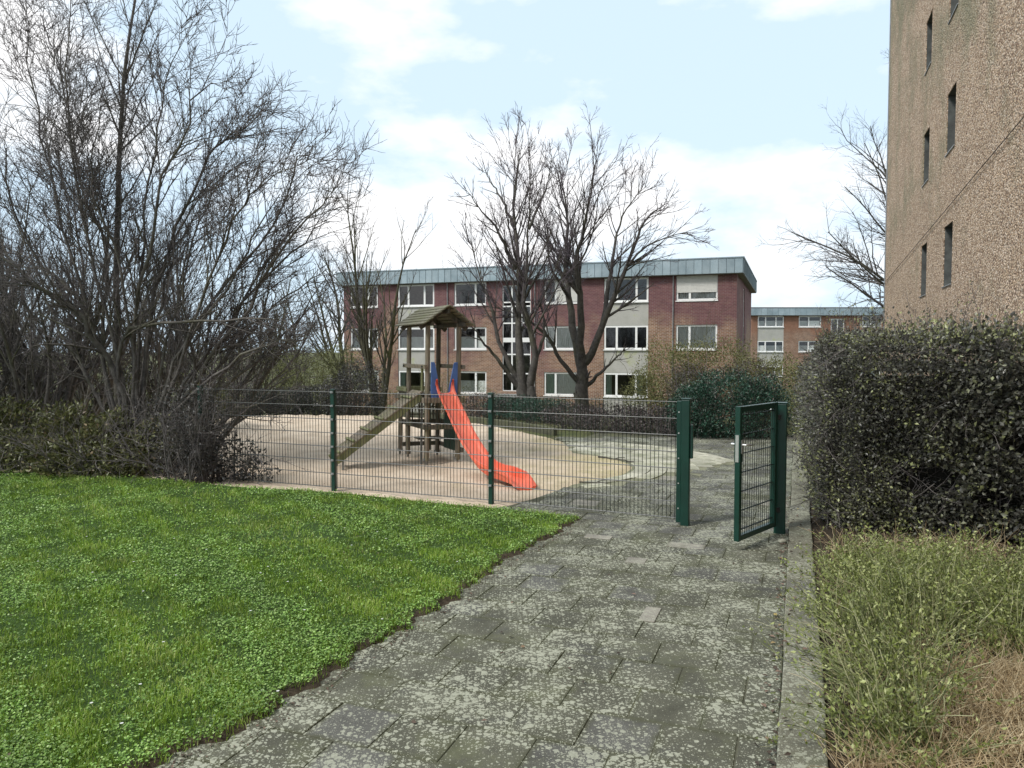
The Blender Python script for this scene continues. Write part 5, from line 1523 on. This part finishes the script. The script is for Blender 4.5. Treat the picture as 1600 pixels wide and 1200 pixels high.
    # dense dark growth closing the view under the thicket
    for i, (px, y, h) in enumerate(((-60, 17, 1.8), (40, 18, 1.9), (130, 18.5, 1.9), (215, 19, 1.7), (290, 20, 1.4))):
        leafy_bush('thicket_bush', ('dark dense bush filling the thicket behind the ' + ('left end undergrowth', 'olive undergrowth', 'crooked limbs', 'slender trunk', 'fanning low shrub')[i]), [((X(px, y), y, h * 0.5), (1.4, 0.8, h * 0.58))], 5200, 0.08, 0.034, 'dark_leaf' if i % 2 else 'laurel_leaf', 'bark_shrub', 160 + i, zmin=-0.05, twig_amt=1300, stems=36)
mid_plants()

# the big clipped hedge on the right
def right_hedge():
    rng = np.random.default_rng(77)
    W, DEP, H = 7.5, 9.0, 2.26
    org = site(-1.05, -0.34, 0.03)
    root = empty('evergreen_hedge', org, -SA)
    tag(root, 'big dark small leafed evergreen hedge beside the open gate', 'hedge')
    # local x to the right (front face), y away from the camera; uneven clipped box with rounded edges
    def surf(u, v, face):
        pass
    def lumps(a, b): return 0.10 * (wavy(a, b, 1.1, 1.0) - 0.5) + 0.07 * (wavy(a, b, 2.6, 4.0) - 0.5)
    pts, nrm = [], []
    def add(n, face):
        if face == 'front':
            x = W * rng.uniform(0, 1, n) ** 1.5; z = rng.uniform(0.02, H, n); y = lumps(x, z) * 2.2
            N = np.tile([[0, -1, 0.1]], (n, 1))
            cap = sstep(0.45, 0.0, x); y = y + 0.40 * cap ** 1.5 + 0.35 * sstep(H - 0.5, H, z) ** 1.5
            y = y - 0.10 * np.sin(z / H * np.pi)
        elif face == 'left':
            y = DEP * rng.uniform(0, 1, n) ** 1.7; z = rng.uniform(0.02, H, n); x = lumps(y, z) * 1.6 + 0.18 * sstep(0.6, 0, y) + 0.3 * sstep(H - 0.6, H, z) ** 1.5
            x = x - 0.14 * np.sin(z / H * np.pi) 
            N = np.tile([[-1, 0, 0.1]], (n, 1))
        else:
            x = W * rng.uniform(0, 1, n) ** 1.3; y = DEP * rng.uniform(0, 1, n) ** 1.5; z = H + lumps(x, y) * 3.2 - 0.28 * sstep(0.5, 0.0, x) - 0.2 * sstep(0.4, 0, y)
            N = np.tile([[0, 0, 1.0]], (n, 1))
        depth = rng.exponential(0.12, n)
        p = np.stack([x, y, z], 1)
        p = p - norm(N) * depth[:, None] + rng.normal(0, 0.03, (n, 3)) + norm(N) * (rng.uniform(0, 1, n)[:, None] ** 6) * 0.20
        pts.append(p); nrm.append(N)
    add(62000, 'front'); add(26000, 'left'); add(16000, 'top')
    P = np.concatenate(pts); N = norm(np.concatenate(nrm))
    # openings where the inside shows
    for (hx, hz, rx, rz) in ((1.05, 0.62, 0.34, 0.16), (2.05, 1.05, 0.26, 0.13), (1.75, 0.45, 0.25, 0.10), (2.5, 0.6, 0.3, 0.12)):
        inside = (((P[:, 0] - hx) / rx) ** 2 + ((P[:, 2] - hz) / rz) ** 2 < 1) & (P[:, 1] < 0.6)
        keep = ~(inside & (rng.uniform(0, 1, len(P)) < 0.93)); P, N = P[keep], N[keep]
    keep = P[:, 2] > 0.0; P, N = P[keep], N[keep]
    D = norm(N * 0.75 + rng.normal(0, 0.6, P.shape) + np.array([0, 0, 0.2]))
    big = sstep(0.3, 2.2, P[:, 0])                       # larger leaves to the right
    L = (0.040 + 0.026 * big) * rng.uniform(0.7, 1.25, len(P))
    rnd = np.clip(rng.uniform(0, 0.86, len(P)) + 0.25 * (wavy(P[:, 0], P[:, 2], 2.0, 2) > 0.62) * rng.uniform(0, 1, len(P)) + 0.35 * (P[:, 2] > H - 0.15) * rng.uniform(0, 1, len(P)) + 0.3 * ((P[:, 0] < 1.0) & (P[:, 2] < 0.9)) * rng.uniform(0, 1, len(P)), 0, 1)
    tag(leaf_obj('foliage', P, D, L, L * 0.6, 'hedge_leaf', root, rnd=rnd, rng=rng), kind='stuff')
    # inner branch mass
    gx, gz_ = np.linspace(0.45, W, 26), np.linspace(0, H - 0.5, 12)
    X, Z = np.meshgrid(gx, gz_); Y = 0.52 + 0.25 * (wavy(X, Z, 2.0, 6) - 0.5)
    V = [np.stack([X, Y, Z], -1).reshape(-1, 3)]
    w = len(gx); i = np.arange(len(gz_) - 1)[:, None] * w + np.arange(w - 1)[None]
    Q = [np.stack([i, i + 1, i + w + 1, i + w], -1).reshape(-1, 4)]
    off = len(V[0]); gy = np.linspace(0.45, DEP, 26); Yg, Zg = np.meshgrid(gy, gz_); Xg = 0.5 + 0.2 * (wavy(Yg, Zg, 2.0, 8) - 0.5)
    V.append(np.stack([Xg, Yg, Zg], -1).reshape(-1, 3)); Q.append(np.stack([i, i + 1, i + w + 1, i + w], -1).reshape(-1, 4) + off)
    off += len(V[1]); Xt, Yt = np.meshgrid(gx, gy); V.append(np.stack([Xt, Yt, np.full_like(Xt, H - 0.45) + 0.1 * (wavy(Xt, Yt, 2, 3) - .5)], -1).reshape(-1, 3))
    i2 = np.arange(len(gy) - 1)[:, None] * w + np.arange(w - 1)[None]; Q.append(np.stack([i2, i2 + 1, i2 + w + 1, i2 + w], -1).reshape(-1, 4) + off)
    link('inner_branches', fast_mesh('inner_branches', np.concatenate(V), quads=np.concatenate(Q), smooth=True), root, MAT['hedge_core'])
    # twigs over the faces, shoots over the top, a few thick stems at the foot
    n = 800
    x = W * rng.uniform(0, 1, n) ** 1.6; z = rng.uniform(0.1, H - 0.2, n); S = np.stack([x, 0.18 + lumps(x, z), z], 1)
    D0 = np.stack([rng.normal(0, 0.9, n), -rng.uniform(0.1, 0.7, n), rng.normal(0.5, 0.7, n)], 1)
    q = run(rng, S, D0, rng.uniform(0.25, 0.7, n), rng.uniform(0.0025, 0.006, n), dict(n=5, wig=0.16, taper=0.4))
    tr, tw, _ = grow(rng, [q], [dict(c=3, n=4, t0=0.2, t1=1, ang=(0.4, 1.0), len=(0.3, 0.6), rr=0.7, wig=0.12, taper=0.5, k=3, rmin=0.0016)], thick=1)
    n = 400
    y = DEP * rng.uniform(0, 1, n) ** 1.6; z = rng.uniform(0.1, H - 0.2, n); S = np.stack([0.15 + lumps(y, z), y, z], 1)
    D0 = np.stack([-rng.uniform(0.1, 0.7, n), rng.normal(0, 0.9, n), rng.normal(0.5, 0.7, n)], 1)
    q = run(rng, S, D0, rng.uniform(0.25, 0.6, n), rng.uniform(0.002, 0.004, n), dict(n=5, wig=0.14, taper=0.4))
    bs = tr + tw + [(q[0], q[1], 3)]
    tag(tube_obj('twigs', bs, 'twig_grey', root), kind='stuff')
    n = 260
    S = np.stack([W * rng.uniform(0.03, 1, n) ** 1.3, rng.uniform(0.1, 3.5, n), np.full(n, H - 0.25)], 1)
    D0 = np.stack([rng.normal(0, 0.22, n), rng.normal(0, 0.2, n), np.ones(n)], 1)
    LL = rng.uniform(0.3, 0.62, n); LL[:50] = rng.uniform(0.55, 0.95, 50)
    q = run(rng, S, D0, LL, rng.uniform(0.003, 0.006, n), dict(n=7, wig=0.07, taper=0.35))
    tr, tw, _ = grow(rng, [q], [dict(c=5, n=4, t0=0.25, t1=1, ang=(0.35, 0.8), len=(0.15, 0.35), rr=0.6, wig=0.1, up=0.06, taper=0.5, k=3, rmin=0.0018)], thick=1)
    tag(tube_obj('shoots', tr + tw, 'twig', root), kind='stuff')
    k = rng.integers(0, n, 2600); t = rng.integers(2, 7, 2600)
    Pl = q[0][k, t] + rng.normal(0, 0.02, (2600, 3))
    sl_ = leaf_obj('shoot_leaves', Pl, norm(rng.normal(0, 0.6, (2600, 3)) + np.array([0, 0, 0.6])), 0.038 * rng.uniform(0.6, 1.2, 2600), 0.018, 'hedge_leaf', root, rnd=rng.uniform(0.4, 1.0, 2600), rng=rng); tag(sl_, kind='stuff')
    n = 40
    S = np.stack([W * rng.uniform(0.02, 0.6, n), rng.uniform(0.25, 0.8, n), np.full(n, -0.15)], 1)
    D0 = np.stack([rng.normal(0, 0.5, n), rng.normal(-0.1, 0.3, n), np.ones(n)], 1)
    q = run(rng, S, D0, rng.uniform(0.6, 1.4, n), rng.uniform(0.010, 0.022, n), dict(n=7, wig=0.1, taper=0.4))
    tag(tube_obj('stems', [(q[0], q[1], 6)], 'bark_shrub', root), kind='stuff')
right_hedge()

# ------------------------------------------------------------------ planting bed at the lower right
def bed_plants():
    rng = np.random.default_rng(91)
    def clump(name, label, spots, stems, Lr, mat_leaf, seed, lean, nleaf, rad=0.0036):
        rng = np.random.default_rng(seed)
        c = np.mean(np.array([(p.x, p.y) for p in spots]), axis=0); base = np.array([c[0], c[1], 0.03])
        root = empty(name, base); tag(root, label, 'shrub')
        S, D = [], []
        for p in spots:
            n = stems // len(spots)
            S.append(np.stack([p.x + rng.normal(0, 0.07, n), p.y + rng.normal(0, 0.07, n), np.full(n, -0.02)], 1))
            a = rng.uniform(0, 2 * np.pi, n); tl = rng.uniform(0.15, 1.25, n)
            D.append(np.stack([np.cos(a) * tl + lean[0], np.sin(a) * tl + lean[1], np.ones(n)], 1))
        S = np.concatenate(S); D = np.concatenate(D); n = len(S)
        q = run(rng, S, D, rng.uniform(Lr[0], Lr[1], n), rng.uniform(rad * 0.7, rad * 1.4, n), dict(n=9, wig=0.07, up=-0.055, taper=0.4))
        tr, tw, _ = grow(rng, [q], [dict(c=5, n=5, t0=0.15, t1=0.95, ang=(0.3, 0.8), len=(0.25, 0.5), fall=0.4, rr=0.75, wig=0.1, up=0.0, taper=0.5, k=3, rmin=0.0014)], thick=1)
        b = [(p - base, r, 4 if i == 0 else 3) for i, (p, r, k) in enumerate(tr + tw)]
        tag(tube_obj('stems', b, 'green_stem', root), kind='stuff')
        A = tw[0][0]; k = rng.integers(0, len(A), nleaf); t = rng.integers(0, A.shape[1], nleaf)
        P = A[k, t] + rng.normal(0, 0.015, (nleaf, 3)); P[:, 2] = np.maximum(P[:, 2], 0.04)
        lo = leaf_obj('leaves', P - base, norm(rng.normal(0, 0.7, (nleaf, 3)) + np.array([0, 0, 0.4])), 0.030 * rng.uniform(0.5, 1.4, nleaf), 0.016 * rng.uniform(0.7, 1.2, nleaf), mat_leaf, root, rng=rng); tag(lo, kind='stuff')
    def at_px(px, py): g = gp(px, py, 0.05); return Vector((g[0], g[1], 0))
    clump('bed_shrub', 'green stemmed arching shrub spilling over the kerb', [at_px(1385, 1085), at_px(1420, 1040), at_px(1400, 1130), at_px(1450, 1090), at_px(1375, 1030)], 210, (0.35, 0.75), 'bed_leaf', 1, (-0.32, 0.05), 3200)
    clump('bed_shrub', 'low leafy green shrub in the bed along the foot of the hedge', [at_px(1330, 905), at_px(1390, 905), at_px(1450, 905), at_px(1520, 915), at_px(1600, 920), at_px(1360, 945)], 360, (0.25, 0.6), 'bed_leaf', 2, (0, 0), 11000)
    clump('bed_shrub', 'yellowish green shrub with tall upright stems reaching before the hedge', [at_px(1430, 970), at_px(1500, 960), at_px(1470, 1000), at_px(1390, 980)], 190, (0.35, 0.85), 'bed_leaf', 3, (0.0, 0.1), 6500)
    clump('bed_shrub', 'thin leafy shrub in the bed behind the dry straw patch', [at_px(1570, 970), at_px(1640, 985), at_px(1600, 1030), at_px(1690, 1000)], 200, (0.3, 0.7), 'bed_leaf', 4, (-0.1, 0), 6500)
    clump('bed_shrub', 'wiry green shrub mixed with dead stalks at the kerb', [at_px(1335, 985), at_px(1370, 1170), at_px(1440, 1190)], 120, (0.25, 0.6), 'bed_leaf', 5, (-0.15, 0), 3000)
    # dry straw patch
    def blades(n, polypx, h0, h1, w, name, mat, seed, curl, label=None):
        rng = np.random.default_rng(seed)
        poly = [gp(px, py, 0.03) for px, py in polypx]
        xs, ys = [p[0] for p in poly], [p[1] for p in poly]
        x = rng.uniform(min(xs), max(xs), n * 3); y = rng.uniform(min(ys), max(ys), n * 3)
        k = in_poly(x, y, poly); x, y = x[k][:n], y[k][:n]; n = len(x)
        a = rng.uniform(0, 2 * np.pi, n); tl = rng.uniform(0.2, 1.6, n)
        D = np.stack([np.cos(a) * tl, np.sin(a) * tl, np.ones(n)], 1)
        q = run(rng, np.stack([x, y, np.full(n, 0.02)], 1), D, rng.uniform(h0, h1, n), np.full(n, w), dict(n=5, wig=0.18, up=curl, taper=0.35))
        q[0][:, :, 2] = np.maximum(q[0][:, :, 2], 0.035)
        o = tube_obj(name, [(q[0], q[1], 3)], mat, None); tag(o, label, 'grass' if label else None, kind='stuff'); return o
    blades(4400, [(1300, 1215), (1440, 1120), (1480, 1050), (1620, 1035), (1780, 1080), (1780, 1330), (1400, 1330)], 0.12, 0.34, 0.0028, 'dry_grass', 'straw', 31, -0.14, 'matted dry straw coloured grass in the bed corner')
    blades(1500, [(1290, 850), (1560, 850), (1640, 980), (1560, 1060), (1320, 1160)], 0.12, 0.38, 0.0026, 'dead_stalks', 'straw', 32, -0.10, 'dead tan stalks among the green bed shrubs')
    # leaf litter: on the bed, along the kerb and a little on the path
    rng = np.random.default_rng(5)
    P = []
    for n, (s0, s1, w0, w1), z in ((2600, (-7, 0, -3.6, -0.26), 0.045), (240, (-6.8, 1.0, 0.0, 0.14), 0.012), (90, (-6.8, 0.0, -0.22, 0.0), 0.078), (60, (-6.8, 7, 0.1, 2.2), 0.012)):
        s = rng.uniform(s0, s1, n); w = rng.uniform(w0, w1, n)
        if n == 240: w = np.abs(rng.normal(0, 0.05, n))
        X = K0.x + PD.x * s - QD.x * w; Y = K0.y + PD.y * s - QD.y * w
        P.append(np.stack([X, Y, np.full(n, z)], 1))
    P = np.concatenate(P); n = len(P)
    D = norm(rng.normal(0, 1, (n, 3)) * np.array([1, 1, 0.12]))
    L = rng.uniform(0.015, 0.05, n)
    V, T = leaves(P, D, L, L * 0.6, rng, 0.25, 2.5)
    V[:, 2] = np.maximum(V[:, 2], np.repeat(P[:, 2], 4) - 0.003)
    o = link('leaf_litter', fast_mesh('leaf_litter', V, tris=T, rnd=np.repeat(rng.uniform(0, 1, n), 4)), None, MAT['litter'])
    tag(o, 'brown and reddish fallen leaves along the kerb and on the bed', 'leaves', kind='stuff')
bed_plants()

# ------------------------------------------------------------------ lawn grass and clover
def lawn_points(n, rng, near):
    """points on the lawn, denser towards the camera: (x, y, z, v)"""
    i = rng.uniform(0, len(ELINE) - 1.001, n * 4); v = (LAWN_W - 2.5) * rng.uniform(0, 1, n * 4) ** 1.15
    i0 = i.astype(int); f = (i - i0)[:, None]
    e = ELINE[i0] * (1 - f) + ELINE[i0 + 1] * f
    x = e[:, 0] - QD.x * v; y = e[:, 1] - QD.y * v
    keep = (rng.uniform(0, 1, len(x)) < (3.6 / np.maximum(y, 3.0)) ** near) & (y > 2.6) & (np.abs(x) < 0.80 * y + 1.0)
    x, y, v, i = x[keep][:n], y[keep][:n], v[keep][:n], i[keep][:n]
    return x, y, lawn_h(v, i * 0.056), v

def lawn():
    rng = np.random.default_rng(17)
    x, y, z, v = lawn_points(198000, rng, 1.25)
    patch = wavy(x, y, 0.9, 1.0); tuft = wavy(x, y, 3.2, 7.0)
    clov = sstep(0.55, 0.68, wavy(x, y, 0.75, 11.0))
    keep = rng.uniform(0, 1, len(x)) < (1 - 0.4 * clov) * sstep(0.0, 0.14, v + 0.12 * (wavy(x, y, 4.0, 9.0) - 0.5)) * (0.45 + 0.55 * sstep(0.3, 0.55, tuft))
    bare = (wavy(x, y, 0.6, 21.0) > 0.78) & (y > 8)
    keep &= ~(bare & (rng.uniform(0, 1, len(x)) < 0.8))
    x, y, z, v, patch, tuft = x[keep], y[keep], z[keep], v[keep], patch[keep], tuft[keep]
    n = len(x)
    h = (0.024 + 0.026 * sstep(0.35, 0.85, tuft) + 0.012 * patch) * rng.uniform(0.55, 1.35, n)
    wdt = 0.0020 * (1 + 0.16 * np.maximum(y - 3.5, 0)) * rng.uniform(0.8, 1.3, n)
    a = rng.uniform(0, 2 * np.pi, n); lean = rng.uniform(0.1, 0.9, n)
    dx, dy = np.cos(a) * lean, np.sin(a) * lean
    b = rng.uniform(0, 2 * np.pi, n); sx, sy = np.cos(b) * wdt, np.sin(b) * wdt
    base = np.stack([x, y, z - 0.004], 1)
    S = np.stack([sx, sy, 0 * sx], 1)
    mid = base + np.stack([dx * h * 0.35, dy * h * 0.35, h * 0.62], 1)
    tip = base + np.stack([dx * h, dy * h, h * (1.05 - 0.35 * lean)], 1)
    V = np.stack([base - S, base + S, mid + S * 0.75, mid - S * 0.75, tip], 1).reshape(-1, 3)
    i = np.arange(n)[:, None] * 5
    me = fast_mesh('grass', V, quads=i + np.array([[0, 1, 2, 3]]), tris=i + np.array([[3, 2, 4]]),
                   rnd=np.repeat(np.clip(rng.normal(0.5, 0.25, n) + 0.45 * (patch - 0.5) + 0.35 * (tuft - 0.5), 0, 1), 5))
    o = link('lawn_grass', me, None, MAT['grass']); tag(o, 'short bright green grass of the lawn', 'grass', kind='stuff')
    # clover and ground ivy leaves
    x, y, z, v = lawn_points(150000, rng, 1.15)
    clov = sstep(0.53, 0.68, wavy(x, y, 0.75, 11.0)) * 0.9 + 0.45 * sstep(0.5, 0.75, wavy(x, y, 2.4, 2.0)) + 0.5 * sstep(0.35, 0.05, v) + 0.13
    keep = (rng.uniform(0, 1, len(x)) < clov) & (v + 0.1 * (wavy(x, y, 4.0, 9.0) - 0.5) > 0.07)
    x, y, z = x[keep], y[keep], z[keep]; n = len(x)
    P = np.stack([x, y, z + rng.uniform(0.012, 0.042, n)], 1)
    a = rng.uniform(0, 2 * np.pi, n); D = np.stack([np.cos(a), np.sin(a), rng.uniform(-0.15, 0.45, n)], 1)
    L = rng.uniform(0.009, 0.020, n) * (1 + 0.06 * np.maximum(y - 4, 0))
    Vv, T = leaves(P, D, L, L * 0.95, rng, 0.12, 2.2)
    o = link('lawn_clover', fast_mesh('lawn_clover', Vv, tris=T, rnd=np.repeat(rng.uniform(0, 1, n), 4)), None, MAT['clover']); tag(o, 'low round leaves of clover and ground ivy in the lawn', 'clover', kind='stuff')
    # daisies
    x, y, z, v = lawn_points(60, rng, 0.8)
    n = 7; V, T = [], []
    for k in range(len(x)):
        c = np.array([x[k], y[k], z[k] + 0.045]); r = 0.010
        o_ = len(V); V.append(c)
        for j in range(n): V.append(c + np.array([math.cos(j * 2 * math.pi / n) * r, math.sin(j * 2 * math.pi / n) * r, 0.002]))
        T += [(o_, o_ + 1 + j, o_ + 1 + (j + 1) % n) for j in range(n)]
    o = link('lawn_daisies', fast_mesh('lawn_daisies', np.array(V), tris=np.array(T), rnd=np.full(len(V), 0.5)), None, MAT['petal']); tag(o, 'tiny white daisies dotted over the lawn', 'flowers', kind='stuff')
lawn()

def scraps():
    """moss tufts in the paving joints, dead leaves and twigs on the sand"""
    rng = np.random.default_rng(19)
    n = 700
    i = rng.uniform(0, len(ELINE) - 1.001, n); i0 = i.astype(int)
    e = ELINE[i0] + (ELINE[i0 + 1] - ELINE[i0]) * (i - i0)[:, None]
    off = np.abs(rng.normal(0, 0.05, n))
    P = np.stack([e[:, 0] + QD.x * off, e[:, 1] + QD.y * off, np.full(n, 0.008)], 1)
    m = 900; x = rng.uniform(-8, 2.0, m * 2); y = rng.uniform(10.5, 24, m * 2); k = in_poly(x, y, SAND_POLY)
    P2 = np.stack([x[k], y[k], np.full(k.sum(), 0.012)], 1)
    lx, ly, lz, lv = lawn_points(220, rng, 0.8)
    P = np.concatenate([P, P2, np.stack([lx, ly, lz + 0.03], 1)]); n = len(P)
    D = norm(rng.normal(0, 1, (n, 3)) * np.array([1, 1, 0.15])); L = rng.uniform(0.008, 0.028, n)
    V, T = leaves(P, D, L, L * 0.6, rng, 0.2, 2.5)
    o = link('fallen_leaves', fast_mesh('fallen_leaves', V, tris=T, rnd=np.repeat(rng.uniform(0, 0.8, n), 4)), None, MAT['litter'])
    tag(o, 'scattered dark dead leaves on the sand, the lawn and its edge', 'leaves', kind='stuff')
scraps()

def small_things():
    rng = np.random.default_rng(3)
    # a pale stone by the hinge post
    g = gp(1222, 849)
    bm = bmesh.new(); bmesh.ops.create_icosphere(bm, subdivisions=2, radius=1.0)
    for v in bm.verts:
        v.co = v.co * (1 + 0.18 * math.sin(v.co.x * 3 + 1) * math.cos(v.co.y * 4)); v.co = Vector((v.co.x * 0.055, v.co.y * 0.035, v.co.z * 0.026))
    for f in bm.faces: f.smooth = True
    me = bpy.data.meshes.new('stone'); bm.to_mesh(me); bm.free()
    o = link('stone', me, None, MAT['sett']); o.location = (g[0], g[1], 0.022); o.rotation_euler = (0, 0, 0.3)
    tag(o, 'small pale stone lying on the paving by the hinge post of the gate', 'stone')
    # two fallen sticks on the sand
    for a, b, lab, r in (((935, 716), (990, 724), 'dark forked stick lying on the mossy sand edge', 0.018), ((905, 756), (950, 758), 'thin straight stick lying on the sand near the slide end', 0.011)):
        p, q = gp(*a), gp(*b); P = np.linspace((p[0], p[1], 0.03), (q[0], q[1], 0.03), 7)
        P[1:-1] += rng.normal(0, 0.02, (5, 3)) * np.array([1, 1, 0.2])
        m = MB().tube([tuple(x) for x in P], [r * (1 - 0.08 * i) for i in range(7)], 6)
        m.tube([tuple(P[3]), tuple(P[3] + np.array([0.12, 0.16, 0.01])), tuple(P[3] + np.array([0.25, 0.24, 0.0]))], [r * 0.7, r * 0.5, r * 0.3], 5)
        o = m.build('stick', MAT['bark'], None, smooth=True); o.location = (0, 0, 0.0)
        tag(o, lab, 'stick')
small_things()
